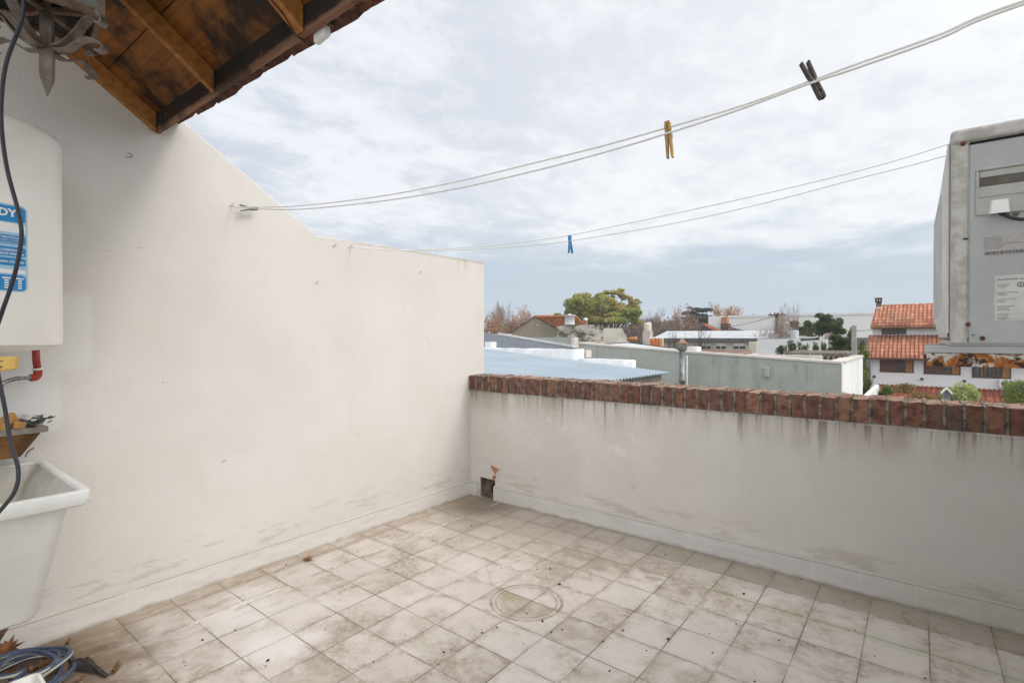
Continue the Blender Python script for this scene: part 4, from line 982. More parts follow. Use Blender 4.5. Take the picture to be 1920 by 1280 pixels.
inner = [rr_rect(XL+.034, .519, -1.040, -.250, .020, .7045), rr_rect(XL+.045, .490, -1.015, -.284, .03, .65), rr_rect(XL+.08, .375, -.955, -.36, .04, .36), rr_rect(XL+.10, .350, -.935, -.38, .04, .345)]
def loft(lps, capb=False, capt=False):
    b = MB(); m_ = len(lps[0]); vs = [v for l_ in lps for v in l_]
    fs = [(i*m_+j, i*m_+(j+1) % m_, (i+1)*m_+(j+1) % m_, (i+1)*m_+j) for i in range(len(lps)-1) for j in range(m_)]
    if capb: fs.append(tuple(reversed(range(m_))))
    if capt: fs.append(tuple(range((len(lps)-1)*m_, len(lps)*m_)))
    return b.add(vs, fs, True)
loft(loops, True).build('basin', M['sink'], sk_)
loft(inner, False, True).build('basin_inside', M['sinkdirt'], sk_)
for yy in (-.40, -.90):
    b = MB(); b.ribbon([Vector((.35, yy, .302)), Vector((XL+.013, yy, .02))], (0, 1, 0), .03, .03); b.build('support_strut', M['ironbrown'], sk_)

# ================================================================== HOSE, FELT, BIN, LEAVES
hc = onz(52, 1256, .02)
gh = thing('garden_hose', (hc.x, hc.y, 0), 'coiled blue garden hose with pale stripes on the dirty floor', 'hose')
P = []; rr_ = random.Random(5)
for k in range(0, 5*24):
    a = k/24*2*math.pi; lap = k/24
    R_ = .118+.020*math.sin(lap*2.2)-.006*lap+.006*math.sin(a*3+lap)
    ctr = Vector((.145+.012*math.sin(lap*1.7), -.325+.02*math.cos(lap*2.3), 0))
    P.append(ctr+Vector((R_*1.05*math.cos(a), R_*math.sin(a), .011+.011*lap+.006*math.sin(a*2+lap*2))))
P += [Vector((.30, -.50, .02)), Vector((.34, -.7, .012)), Vector((.3, -.95, .012))]
hp = smooth_path(P, 3)
b = MB(); b.tube(hp, .0088, 12)
nseg = 12
# pale stripes: two of the twelve facets along the whole hose
b.mi = [1 if (i % 12) in (2, 3, 8) else 0 for i in range(len(b.f))]
b.build('hose', [M['hose'], M['hosew']], gh)
fp = [onz(130, 1243, .014), onz(141, 1237, .022), onz(150, 1233, .030), onz(158, 1235, .024), onz(165, 1231, .028), onz(172, 1237, .020), onz(180, 1247, .018), onz(191, 1256, .012), onz(204, 1265, .006), onz(198, 1270, .003), onz(180, 1262, .003), onz(155, 1258, .004), onz(135, 1252, .006)]
b = MB(); cen = sum(fp, Vector())/len(fp)+Vector((0, 0, .012))
b.add(fp+[cen], [(i, (i+1) % len(fp), len(fp)) for i in range(len(fp))])
fo = tag(b.build('felt_scrap', M['felt'], origin=(cen.x, cen.y, 0)), 'torn scrap of black roofing felt beside the hose coil', 'scrap')
sol = fo.modifiers.new('thick', 'SOLIDIFY'); sol.thickness = .004
bc = onz(80, 1294, .10)
bn = thing('plastic_tub', (bc.x+.07, bc.y-.12, 0), 'corner of a small white plastic tub in front of the hose', 'tub')
x1, y1 = bc.x+.015, bc.y+.010
lp = [rr_rect(x1-.13, x1-.01, y1-.22, y1-.01, .02, .002), rr_rect(x1-.14, x1-.002, y1-.23, y1-.002, .02, .094), rr_rect(x1-.145, x1+.004, y1-.235, y1+.004, .022, .096), rr_rect(x1-.145, x1+.004, y1-.235, y1+.004, .022, .102),
      rr_rect(x1-.136, x1-.006, y1-.226, y1-.006, .018, .102), rr_rect(x1-.126, x1-.014, y1-.216, y1-.014, .018, .008)]
loft(lp, True, True).build('shell', M['white_pl'], bn)

def maple(c, size, rot, tilt, m_, label, curl=.3, grp='dry leaves on the floor'):
    pts = []
    for k in range(22):
        a = k/22*2*math.pi
        if size < .026:
            q_ = (.35+.75*abs(math.cos(a))**1.2)*rnd.uniform(.7, 1.15)*size; pts.append((math.cos(a)*q_*1.2, math.sin(a)*q_*.75)); continue
        a = a; r_ = 1 if k % 4 == 0 else (.48 if k % 2 else .70)
        if 9 < k < 13: r_ *= .7
        pts.append((math.cos(a)*r_*size, math.sin(a)*r_*size))
    b = MB(); R_ = Matrix.Rotation(rot, 3, 'Z') @ Matrix.Rotation(tilt, 3, 'X')
    v3 = [R_ @ Vector((x_, y_, curl*(x_*x_-y_*y_*.4)/size+.15*abs(y_))) for x_, y_ in pts]
    mz = min(v.z for v in v3)
    v3 = [Vector(c)+v-Vector((0, 0, mz-.0015)) for v in v3]
    cc_ = Vector(c)+Vector((0, 0, -mz+.002))
    b.add(v3+[cc_], [(i, (i+1) % 22, 22) for i in range(22)])
    st_ = R_ @ Vector((-size*1.5, 0, .004)); b.tube([cc_, Vector((c[0]+st_.x, c[1]+st_.y, c[2]+.004))], .0012, 5)
    o = b.build('dry_leaf', m_, origin=c); tag(o, label, 'leaf', grp); return o
maple(onz(577, 1050, 0), .034, 2.4, .1, M['dleaf'], 'orange-brown maple leaf alone on the tiles along the side wall', .5)
maple(Vector((-.062, -.335, .0)), .050, 1.45, .85, M['dleaf'], 'largest curled brown leaf leaning on the skirting behind the hose', .6)
for k, (px, py, s_, lb) in enumerate([(80, 1252, .030, 'brown leaf lying inside the hose coil nearest the wall'), (18, 1262, .032, 'brown leaf in the hose coil at the left picture edge'),
        (118, 1272, .018, 'small brown leaf between the tub and the black felt'), (150, 1274, .014, 'small crumpled leaf under the front edge of the felt')]):
    maple(onz(px, py, .002), s_, rnd.uniform(0, 6), .3, M['dleaf'], lb, .5)
for k in range(22):
    a_ = rnd.uniform(0, 6.28); r_ = .27*rnd.random()**.6; c_ = Vector((.17+r_*math.cos(a_), -.33+r_*math.sin(a_), .0))
    if c_.x < -.05 or (c_.x > .36 and c_.y < -.25): continue
    o_ = maple(c_, rnd.uniform(.010, .024), rnd.uniform(0, 6), rnd.uniform(-.5, .5), M['dleaf'], 'crumbled brown leaf bit in the litter around the hose coil', .6, 'leaf litter around the hose')
# crumbs: fallen seeds and bits of leaf, each a small lump of its own
specks = [(502, 1238), (498, 1248), (262, 1246), (240, 1250), (345, 1240), (348, 1247), (441, 1181), (380, 1199), (536, 1059), (614, 1020), (800, 961), (671, 1034), (727, 1068), (741, 1073), (861, 1043), (884, 985), (940, 1065), (1007, 1067), (1031, 1066), (1049, 1095),
          (1017, 1164), (988, 1150), (931, 1176), (904, 1186), (981, 1206), (815, 1239), (822, 1245), (832, 1222), (1054, 1180), (1034, 1185), (1131, 1202), (1143, 1257), (1176, 1147), (1168, 1182), (1253, 1198), (1248, 1040), (1196, 1007), (1100, 980), (1382, 1114), (1395, 1113), (1372, 1114), (1402, 1152), (1380, 1169), (1336, 1223), (1415, 1277), (1502, 1085), (1520, 1087), (1604, 1181), (1735, 1271), (1675, 1179), (1330, 1187), (1212, 1219), (1582, 1128), (450, 1010), (1460, 1200), (1640, 1230), (700, 1240), (760, 1190), (610, 1180), (660, 1100)]
protos = []
for k in range(4):
    b = MB(); n = 7
    vs = [Vector((.006*math.cos(a*2*math.pi/n)*rnd.uniform(.6, 1.4), .0045*math.sin(a*2*math.pi/n)*rnd.uniform(.6, 1.3), .0006)) for a in range(n)] + [Vector((.0035*math.cos(a*2*math.pi/n)*rnd.uniform(.5, 1.3), .003*math.sin(a*2*math.pi/n), .0038)) for a in range(n)] + [Vector((0, 0, .0045))]
    b.add(vs, [(a, (a+1) % n, n+(a+1) % n, n+a) for a in range(n)]+[(n+a, n+(a+1) % n, 2*n) for a in range(n)])
    protos.append(b)
sp_src = [None]*4
for k, (px, py) in enumerate(specks):
    c = onz(px, py, 0.0005)
    if sp_src[k % 4] is None:
        o = protos[k % 4].build('seed_speck', M['seed']); sp_src[k % 4] = o
    else:
        o = sp_src[k % 4].copy(); S.collection.objects.link(o)
    big = 1.3 if (px, py) in ((1017, 1164), (1049, 1095), (1031, 1066), (502, 1238), (1395, 1113), (1253, 1198)) else rnd.uniform(.45, .95)
    o.location = c; o.rotation_euler = (0, 0, rnd.uniform(0, 6)); o.scale = (big, big, big)
    tag(o, 'tiny dark seed or crumb scattered on the pale floor tiles', 'crumb', 'crumbs on the floor tiles')

# ================================================================== OUTDOOR AIR CONDITIONER
YA = 1.035; YB = 1.735
ax0 = ony(1783, 400, YA).x; ax1 = 2.915
zt_, zb_ = ony(1815, 240, YA).z, ony(1795, 647, YA).z
ac = thing('ac_unit', ((ax0+ax1)/2, (YA+YB)/2, zb_), 'grey outdoor air conditioner unit on a rusty bracket at right', 'air conditioner')
b = MB(); b.box(ax0, ax1, YA+.004, YB, zb_+.012, zt_); b.build('casing', M['acedge'], ac, .012, 3)
# front column strip seen on the near side + side service panel
xs = ony(1816, 450, YA).x; ztp = ony(1830, 269, YA).z
MB().box(ax0+.001, xs-.0012, YA-.0005, YA+.03, zb_+.004, ztp+.003).build('corner_column', M['acedge'], ac, .004, 2)
MB().box(ax0-.0015, ax1+.002, YA-.002, YB+.002, ztp+.006, zt_+.001).build('top_lid', M['acedge'], ac, .010, 3)
MB().box(xs+.0012, ax1-.004, YA+.001, YA+.03, zb_+.004, ztp).build('side_panel', M['ac'], ac, .003, 2)
b = MB(); b.tube([(xs+.001, YA+.0015, ztp+.002), (ax1-.01, YA+.0015, ztp+.003)], .003, 6); b.build('panel_seam', M['black'], ac)
# recessed handle / valve cover
def ay(px, py, Y): return ony(px, py, Y)
hz1 = ay(1832, 318, YA).z; hz0 = ay(1832, 405, YA).z; hx0 = ay(1829, 360, YA).x; hx1 = ax1-.02
rtop = ay(1835, 322, YA).z; rbot = ay(1835, 352, YA).z
hd = bpy.data.objects.new('handle', None)
b = MB()
loop_o = [(hx0+.006, hz0), (hx1, hz0-.003), (hx1, hz1+.003), (hx0+.006, hz1), (hx0, hz1-.006), (hx0, hz0+.006)]
# plate with a window: top bar, left bar, lower plate
b.box(hx0, hx1, YA-.004, YA+.0005, rtop, hz1+.0015); b.box(hx0, hx0+.007, YA-.004, YA+.0005, rbot, rtop); b.box(hx0, hx1, YA-.004, YA+.0005, hz0, rbot)
bpy.data.objects.remove(hd)
hd = b.build('valve_cover', M['acbeige'], ac, .002, 2)
b = MB(); b.add([(hx0+.007, YA-.0002, rtop), (hx1, YA-.0002, rtop), (hx1, YA-.0002, rbot), (hx0+.007, YA-.0002, rbot)], [(0, 1, 2, 3)]); b.build('recess', M['acdark'], hd)
b = MB(); b.add([(hx0+.008, YA-.0012, rtop-.001), (hx1, YA-.0012, rtop-.001), (hx1, YA-.0012, rtop-.016), (hx0+.008, YA-.0012, rtop-.016)], [(3, 2, 1, 0)]); b.build('recess_ceiling', M['acbeige'], hd)
b = MB()
zl0 = rbot-.026
b.box(hx0+.007, hx1, YA-.0058, YA-.0041, zl0, rbot-.001); b.build('raised_panel', M['acbeige'], hd, .0015, 2)
bz0, bz1 = ay(1856, 402, YA-.01).z, ay(1858, 376, YA-.01).z; bx0, bx1 = ay(1853, 402, YA-.01).x, ay(1896, 395, YA-.01).x
b = MB(); b.add([(bx0, YA-.0045, bz0), (bx1, YA-.0045, bz0), (bx1-.003, YA-.0045, bz1), (bx0+.004, YA-.0045, bz1), (bx0+.004, YA-.018, bz0), (bx1-.003, YA-.018, bz0), (bx1-.005, YA-.011, bz1), (bx0+.007, YA-.011, bz1)],
                [(4, 5, 6, 7), (0, 4, 7, 3), (5, 1, 2, 6), (7, 6, 2, 3)]); b.build('cable_boss', M['white_pl'], hd, .0015, 2)
b = MB(); b.tube(smooth_path([ay(1874, 399, YA-.006), ay(1886, 404, YA-.010), ay(1900, 409, YA-.014), ay(1925, 411, YA-.014), ay(1975, 405, YA-.01)]), .0042, 8); b.build('power_cable', M['cable'], ac)
def screw(px, py, r_, Y, m_=M['rust']):
    c = ony(px, py, Y); b = MB(); b.lathe([(.0001, 0), (r_*.6, 0), (r_, .0012), (r_, .003), (0.0001, .003)], (0, 0, 0), 14)
    b.v = [(c.x+x_, c.y-.003+z_, c.z+y_) for x_, y_, z_ in b.v]; b.f = [list(reversed(f)) for f in b.f]; b.build('screw', m_, ac)
screw(1806, 270, .0055, YA); screw(1815, 608, .0050, YA); screw(1842, 634, .0052, YA); screw(1905, 400, .005, YA-.003, M['acdark'])
b = MB(); c = ony(1810.5, 448, YA); b.box(c.x-.005, c.x+.005, YA-.0012, YA-.0004, c.z-.0018, c.z+.0018); c = ony(1823.5, 628, YA); b.box(c.x-.002, c.x+.0035, YA-.0012, YA-.0002, c.z-.001, c.z+.001); b.build('slot', M['black'], ac)
b = MB(); c0, c1 = ony(1806, 276, YA), ony(1808, 300, YA)
# stickers
def sticker(px0, py0, px1, py1, name, m_, dx=0.06):
    z1_, z0_ = ony(px0, py0, YA).z, ony(px0, py1, YA).z; xa = ony(px0, py0, YA).x
    b = MB(); n = 8; ed = [(xa+.0008*rnd.uniform(-1, 1), z0_+(z1_-z0_)*j/n) for j in range(n+1)]
    b.add([(x_, YA+.0004, z_) for x_, z_ in ed]+[(xa+dx, YA+.0004, z1_), (xa+dx, YA+.0004, z0_)], [tuple(reversed(range(n+3)))])
    b.f = [list(reversed(f)) for f in b.f]
    return b.build(name, m_, ac), xa, z0_, z1_
st1, xa, z0_, z1_ = sticker(1842, 443, 1920, 481, 'rating_sticker', M['sticker2'], .085)
b = MB()
def bar(b, x0_, x1_, z0b, z1b, Y=YA+.0000): b.add([(x0_, Y, z0b), (x1_, Y, z0b), (x1_, Y, z1b), (x0_, Y, z1b)], [(0, 1, 2, 3)])
hh = z1_-z0_
for r_ in range(10):
    zz_ = z1_-hh*(.10+.062*r_); xx = xa+.003
    while xx < xa+.032:
        l_ = rnd.uniform(.002, .006); bar(b, xx, xx+l_, zz_-.0007, zz_+.0004); xx += l_+.0015
bar(b, xa+.034, xa+.0344, z0_+hh*.25, z1_-.002); bar(b, xa+.038, xa+.070, z1_-hh*.44, z1_-hh*.41); bar(b, xa+.038, xa+.0388, z1_-hh*.56, z1_-hh*.41)
b.build('print', M['inkgrey'], st1)
b = MB(); xx = xa+.004
while xx < xa+.08:
    l_ = rnd.choice((.0005, .0008, .0014)); bar(b, xx, xx+l_, z0_+hh*.05, z0_+hh*.22); xx += l_+rnd.choice((.0006, .001))
b.build('barcode', M['ink'], st1)
st2, xa, z0_, z1_ = sticker(1865, 517, 1920, 601, 'spec_sticker', M['sticker'], .09)
hh = z1_-z0_; b = MB()
vs, fs = text_polys('Acondicionador de Aire', .0058, .00012); b.add([(xa+.0055+v.x, YA+.0000, z1_-hh*.105+v.y) for v in vs], fs)
for gp, rows in ((.20, 3), (.38, 3), (.53, 3), (.68, 4), (.85, 5)):
    for r_ in range(rows):
        zz_ = z1_-hh*(gp+.031*r_); xx = xa+.0055; end = xa+rnd.uniform(.016, .030)+(.008 if r_ == 0 else 0)
        while xx < end:
            l_ = rnd.uniform(.0012, .0045); bar(b, xx, xx+l_, zz_-.0006, zz_+.0005); xx += l_+.0009
b.build('print', M['ink'], st2)
b = MB()
for (xx, z_a, z_b) in ((xa+.0032, z0_+.004, z1_-.004),): bar(b, xx, xx+.0003, z_a, z_b)
bar(b, xa+.0032, xa+.09, z1_-.0042, z1_-.0039); bar(b, xa+.0032, xa+.09, z0_+.0039, z0_+.0042); b.build('border', M['inkgrey'], st2)
sc_ = ony(1914, 533, YA); n = 24; b = MB()
vs = [(sc_.x+r_*math.cos(a*2*math.pi/n), YA+.0000, sc_.z+r_*math.sin(a*2*math.pi/n)) for r_ in (.0048, .0066) for a in range(n)]
b.add(vs, [(a, (a+1) % n, n+(a+1) % n, n+a) for a in range(n)])
vs, fs = text_polys('S', .0085, .0003, 'CENTER'); b.add([(sc_.x+v.x, YA+.0000, sc_.z-.003+v.y) for v in vs], fs); b.build('seal', M['ink'], st2)
# front face: framed grille bulging out
b = MB(); b.box(ax0-.006, ax0-.0005, YA+.035, YB-.01, zb_+.03, zt_-.02); b.build('front_frame', M['acwhite'], ac, .004, 2)
gz0, gz1 = ony(1768, 610, 1.3).z, zt_-.05
b = MB()   # moulded shroud: upper corner cut away as it recedes
zA, zB = zb_+.02, zt_-.03
loopA = [(ax0-.004, YA+.05, zA), (ax0-.004, YB-.004, zA), (ax0-.004, YB-.004, zB), (ax0-.004, YA+.05, zB)]
loopB = [(ax0-.012, YA+.14, zA+.05), (ax0-.019, YB-.03, zA+.055), (ax0-.019, YB-.03, zB-.075), (ax0-.012, YA+.14, zB-.055)]
b.add(loopA+loopB, [(0, 1, 5, 4), (1, 2, 6, 5), (2, 3, 7, 6), (3, 0, 4, 7), (4, 5, 6, 7)]); b.build('front_shroud', M['acwhite'], ac, .004, 2)
b = MB()
for k in range(26):
    f = (k+.5)/26; y_ = YA+.17+(YB-.045-YA-.17)*f
    b.box(ax0-.0145-.0075*f, ax0-.010-.0065*f, y_-.0035, y_+.0035, zA+.065, zB-.09)
o_ = b.build('louvre', M['acwhite'], ac); o_['kind'] = 'stuff'
# base pan and feet
b = MB()
fz1, fz0 = ony(1765, 647, 1.075).z, ony(1765, 661, 1.075).z
b.box(ax0-.002, ax1, YA+.006, YB-.01, zb_-.001, zb_+.0115); b.build('base_pan', M['ac'], ac, .002)
b = MB(); xl_ = ony(1733, 655, 1.06).x
b.box(xl_, ax1+.01, YA+.008, YA+.06, fz0, zb_-.0015); b.build('foot', M['ac'], ac, .0015)
b = MB(); b.box(xl_+.02, ax1+.01, YB-.10, YB-.05, fz0, zb_-.0015); b.build('foot', M['ac'], ac, .0015)
rb = thing('wall_bracket', (3.1, (YA+YB)/2, fz0), 'rust-eaten white steel bracket arms under the air conditioner', 'bracket')
rz0 = ony(1740, 685, 1.06).z; xr = ony(1737, 672, 1.06).x
for yy in (YA+.006, YB-.102):
    b = MB(); b.box(xr, 3.1, yy, yy+.004, rz0, fz0-.001); b.box(xr+.002, 3.1, yy+.0045, yy+.04, fz0-.005, fz0-.001); b.build('arm', M['rusty'], rb, .0008, 1)
    b = MB(); b.box(3.092, 3.0995, yy, yy+.04, rz0-.28, fz0); b.prism([(3.09, yy+.018, rz0-.26), (3.09, yy+.018, rz0-.20), (ax1+.06, yy+.018, rz0-.002), (ax1+.02, yy+.018, rz0-.002)], (0, .004, 0)); b.build('brace', M['rusty'], rb)

# ================================================================== NEIGHBOURHOOD
def corr_sheet(b, x0, x1, y0, y1, zfn, pitch=.09, amp=.012, along='x', ny=None, th=.006):
    """corrugated sheet; ribs run along `along`"""
    if along == 'x':
        n = int((y1-y0)/pitch*4); vs = []
        for i in range(n+1):
            y = y0+(y1-y0)*i/n; h_ = amp*math.sin(i/4*2*math.pi)
            vs += [(x0, y, zfn(x0, y)+h_), (x1, y, zfn(x1, y)+h_)]
    else:
        n = int((x1-x0)/pitch*4); vs = []
        for i in range(n+1):
            x = x0+(x1-x0)*i/n; h_ = amp*math.sin(i/4*2*math.pi)
            vs += [(x, y0, zfn(x, y0)+h_), (x, y1, zfn(x, y1)+h_)]
    m_ = len(vs); vs += [(x, y, z-th) for x, y, z in vs]
    fs = [(2*i, 2*i+1, 2*i+3, 2*i+2) for i in range(n)]+[(m_+2*i+2, m_+2*i+3, m_+2*i+1, m_+2*i) for i in range(n)]
    fs += [(2*i+1, m_+2*i+1, m_+2*i+3, 2*i+3) for i in range(n)]+[(2*i, 2*i+2, m_+2*i+2, m_+2*i) for i in range(n)]
    b.add(vs, fs)

# 1 near shed with pale blue sheet roof
XE = ony(1255, 698, 8.0).x; ZE = ony(1255, 698, 8.0).z
zc_ = ony(910, 655, 8.0); slp = (zc_.z-ZE)/(XE-zc_.x)
nf_ = lambda x, y: ZE+slp*(XE-x)
sh = thing('sheet_roof_house', (-3, 5, GZ), 'nearest neighbouring house under a pale blue corrugated sheet roof', 'house')
b = MB(); corr_sheet(b, -7.5, XE, 2.75, 8.0, nf_, .105, .016); b.build('roof_sheet', M['sheet'], sh)
MB().box(-7.4, XE-.45, 2.85, 7.9, GZ, ZE-.16).build('wall', M['green'], sh)
b = MB(); b.box(XE-.16, XE-.12, 2.8, 7.95, ZE-.15, ZE-.015); b.build('fascia', M['greywood'], sh)
mw = thing('membrane_wall', (-3, 8.2, GZ), 'low stepped parapet wrapped in white crinkled membrane behind the pale blue roof', 'wall')
xa1 = ony(1085, 655, 8.03).x; zt1 = ony(1085, 655, 8.03).z; xa2 = ony(1183, 675, 8.03).x; zt2 = ony(1183, 675, 8.03).z
def crinkle(b, x0, x1, y0, y1, z0, z1, s_=.02):
    n = max(4, int((x1-x0)/.16)); vs = []
    for i in range(n+1):
        x = x0+(x1-x0)*i/n; j = lambda: rnd.uniform(-s_, s_)
        vs += [(x+j(), y0+j(), z0), (x+j(), y0+j(), z0+(z1-z0)*.5), (x+j(), y0+j()*.5, z1+j()*.4), (x+j(), y1, z1+j()*.4), (x, y1, z0)]
    fs = [(i*5+k, (i+1)*5+k, (i+1)*5+k+1, i*5+k+1) for i in range(n) for k in range(4)] + [(0, 1, 2, 3, 4), tuple(n*5+k for k in (4, 3, 2, 1, 0))]
    b.add(vs, fs, True)
b = MB(); crinkle(b, -7.5, xa1-.005, 8.03, 8.25, GZ, zt1); crinkle(b, xa1+.005, xa2, 8.03, 8.25, GZ, zt2, .016); b.build('membrane', M['membrane'], mw)
xb1 = ony(1100, 655, 8.26).x
MB().box(xa1+.02, xb1, 8.26, 8.45, zt2+.02, zt1-.012).build('end_block', M['capw'], mw)
c0 = ony(912, 641, 8.6); c1 = ony(921, 653, 8.6)
tag(MB().box(c0.x-.05, c1.x, 8.6, 8.8, GZ, c0.z).build('chimney_stub', M['white'], bevel=.01, origin=(c1.x, 8.7, GZ)), 'small white block beside the side wall end under the dark roof', 'chimney')

# 2 dark sheet roof with pale green wall behind it
w0 = ony(948, 631, 14.0); w1 = ony(1077, 653, 14.0)
sd = (w0.z-w1.z)/(w1.x-w0.x); zd = lambda x, y: w1.z+sd*(w1.x-x)
dk = thing('dark_roof_house', (-8, 11, GZ), 'house with dark slate-grey corrugated roof and pale green end wall', 'house')
b = MB(); corr_sheet(b, -14, -4.75, 8.6, 13.95, zd, .22, .03); b.build('roof_sheet', M['slate'], dk)
xg1 = ony(1072, 632, 14.0); xg0 = ony(946, 629, 14.0)
b = MB(); b.prism([(-16, 14, GZ), (xg1.x, 14, GZ), (xg1.x, 14, xg1.z), (xg0.x, 14, xg1.z-.02), (xg0.x-.01, 14, xg1.z+.02), (-16, 14, xg1.z+.10)], (0, .2, 0)); b.build('wall', M['green'], dk)
b = MB(); b.box(-16, xg0.x+.12, 13.94, 14.26, xg1.z+.03, xg1.z+.12); b.box(xg1.x-.002, xg1.x+.10, 13.96, 14.25, GZ, xg1.z); b.build('wall_cap', M['capw'], dk)
b = MB(); b.prism([(w0.x-.3, 13.93, zd(w0.x-.3, 14)+.03), (w1.x, 13.93, w1.z+.03), (w1.x, 13.93, w1.z+.10), (w0.x-.3, 13.93, zd(w0.x-.3, 14)+.10)], (0, .06, 0)); b.build('flashing', M['white'], dk)

# 3 long grey-green wall with white return
YG = 11.0
ga = ony(1085, 645, YG); gb = ony(1578, 682, YG); gm = ony(1288, 661.5, YG)
gh_ = thing('green_walled_house', (-1.5, 13, GZ), 'long grey-green rendered house wall with white end wall and pinkish cap', 'house')
x1g = gb.x; yb_ = 15.7
b = MB(); b.prism([(ga.x, YG, GZ), (x1g, YG, GZ), (x1g, YG, gb.z), (gm.x, YG, gm.z), (ga.x, YG, ga.z)], (0, .22, 0)); b.build('side_wall', M['green'], gh_)
b = MB()
for (p, q) in (((ga.x, ga.z), (gm.x, gm.z)), ((gm.x, gm.z), (x1g, gb.z))):
    b.prism([(p[0], YG-.02, p[1]+.002), (q[0], YG-.02, q[1]+.002), (q[0], YG-.02, q[1]+.045), (p[0], YG-.02, p[1]+.045)], (0, .28, 0))
b.box(x1g-.24, x1g+.03, YG+.262, yb_, gb.z+.002, gb.z+.045)
b.build('cap', M['capw'], gh_)
MB().box(x1g-.22, x1g+.012, YG+.002, yb_-.01, GZ, gb.z).build('end_wall', M['white'], gh_)
b = MB(); zr_ = lambda x, y: gb.z-.22+.06*(x1g-x); corr_sheet(b, ga.x, x1g-.23, YG+.23, yb_, zr_, .12, .012); b.build('roof_sheet', M['zinc'], gh_)
b = MB(); c = ony(1439, 697, YG); b.box(c.x-.055, c.x+.055, YG-.12, YG-.001, c.z-.10, c.z+.10); b.build('meter_box', M['green'], gh_, .02)
a0_ = ony(1308, 650, YG+.35); a1_ = ony(1290, 664, YG+.35)
b = MB(); b.box(a1_.x, a0_.x, YG+.3, YG+.6, a1_.z-.5, a0_.z); b.build('roof_block', M['white'], gh_)
p0, p1 = ony(1400, 664, YG+1.2), ony(1490, 673, YG+1.2)
b = MB(); b.box(p0.x, p1.x+.5, YG+1.2, YG+1.4, gb.z-.3, p0.z); b.build('roof_kerb', M['capw'], gh_)

# flue and thin pipe
fc = ony(1279, 700, 10.6)
fl = thing('flue_pipe', (fc.x, 10.6, -.6), 'tall dark galvanised flue with rusty cowl before the green wall', 'flue')
zt3 = ony(1279, 656, 10.6).z; r_ = .062
b = MB(); b.lathe([(r_, -1.0), (r_, -.05), (r_*1.12, -.05), (r_*1.12, -.02), (r_, -.02), (r_, .22), (r_*1.1, .22), (r_*1.1, .26), (r_*.98, .26), (r_*.98, zt3-.02)], (fc.x, 10.6, 0), 16); b.build('pipe', M['flue'], fl)
zz1 = ony(1279, 646, 10.6).z; zz2 = ony(1279, 633, 10.6).z
b = MB(); b.lathe([(.06, zt3-.03), (.085, zt3), (.10, zt3+.02), (.09, zz1)], (fc.x, 10.6, 0), 14); b.build('collar', M['flue'], fl)
b = MB(); b.lathe([(.05, zz1), (.095, zz1+.01), (.115, zz1+.03), (.06, zz1+.07), (.025, zz2-.01), (.001, zz2)], (fc.x, 10.6, 0), 14)
b.build('cowl', M['fluecap'], fl)
tp_ = ony(1288, 666, 10.75)
tag(MB().tube([(tp_.x, 10.75, -1.2), (tp_.x, 10.75, tp_.z)], .018, 8).build('vent_pipe', M['pvc'], origin=(tp_.x, 10.75, -1.2)), 'thin pale vent pipe right beside the dark flue', 'pipe')

# 4 zinc roof shed beyond the green wall
YZ = 23.
za, zb2, zcc = ony(1268, 653, YZ), ony(1178, 641.5, YZ), ony(1108, 646, YZ)
zn = thing('zinc_roof_shed', (za.x-2, 20, GZ), 'low shed with pale zinc roof and reddish eave behind the green wall', 'shed')
b = MB(); b.prism([zcc, zb2, za, za+Vector((0, -5, -.25)), zb2+Vector((0, -5, -.25)), zcc+Vector((0, -5, -.25))], (0, 0, -.03)); b.build('roof_sheet', M['zinc'], zn)
MB().box(zcc.x+.2, za.x-.3, 18.1, YZ-.2, GZ, za.z-.35).build('wall', M['terra'], zn)
MB().box(za.x-.05, za.x-.001, 18.05, YZ, za.z-.42, za.z-.28).build('fascia', M['rtile'], zn)

# 5 gable house, blackened wall, tanks
t5 = 45.
gbh = thing('gable_house', at(1000, 640, t5+3), 'brown gable-ended house with orange tile roof beyond the dark roof', 'house')
gbh.location.z = GZ
pk = at(1002, 593, t5); gl = at(948, 628, t5); gr = at(1042, 614, t5); 
dv = Vector((.95, .31, 0))
rg2 = pk+dv*3.6
wl_ = [Vector((gl.x, gl.y, GZ)), Vector((gr.x, gr.y, GZ)), gr.copy(), pk.copy(), gl.copy()]
b = MB(); b.prism(wl_, FW*.3); b.build('gable_wall', M['browngable'], gbh)
b = MB(); b.add([pk+Vector((0, 0, .05)), rg2, gr+dv*3.0+Vector((0, 0, -.12)), gr+Vector((0, 0, -.05))], [(0, 3, 2, 1)]); b.add([pk+Vector((0, 0, .05)), rg2, gl+FW*8+dv*3, gl+Vector((0, 0, .02))], [(0, 1, 2, 3)])
ro_ = b.build('roof', M['otile'], gbh); so_ = ro_.modifiers.new('t', 'SOLIDIFY'); so_.thickness = .12
b = MB(); b.tube([gl, pk, gr], .09, 6); b.build('verge', M['oldtile'], gbh)
b = MB(); c = at(1008, 610, t5-.05); b.tube([c, c-FW*.08], .07, 10); b.build('vent_hole', M['white'], gbh)
t6 = 36.
def wallquad(name, pts, t, m_, par, th=.25):
    return MB().prism([at(px, py, t) for px, py in pts], FW*th).build(name, m_, par)
bw = thing('blackened_wall', at(1110, 640, t6), 'mould-blackened boundary wall stepping down to a pale slanted end', 'wall')
bw.location.z = GZ
wallquad('dark_stretch', [(1044, 612), (1062, 609), (1131, 608.5), (1131, 700), (1044, 700)], t6, M['stained'], bw)
wallquad('pale_stretch', [(1131.3, 615), (1166, 615), (1180, 641), (1181, 700), (1131.3, 700)], t6, M['paleold'], bw)
wallquad('lower_ledge', [(1075, 640), (1136, 640), (1136, 700), (1075, 700)], t6-.35, M['paleold'], bw)
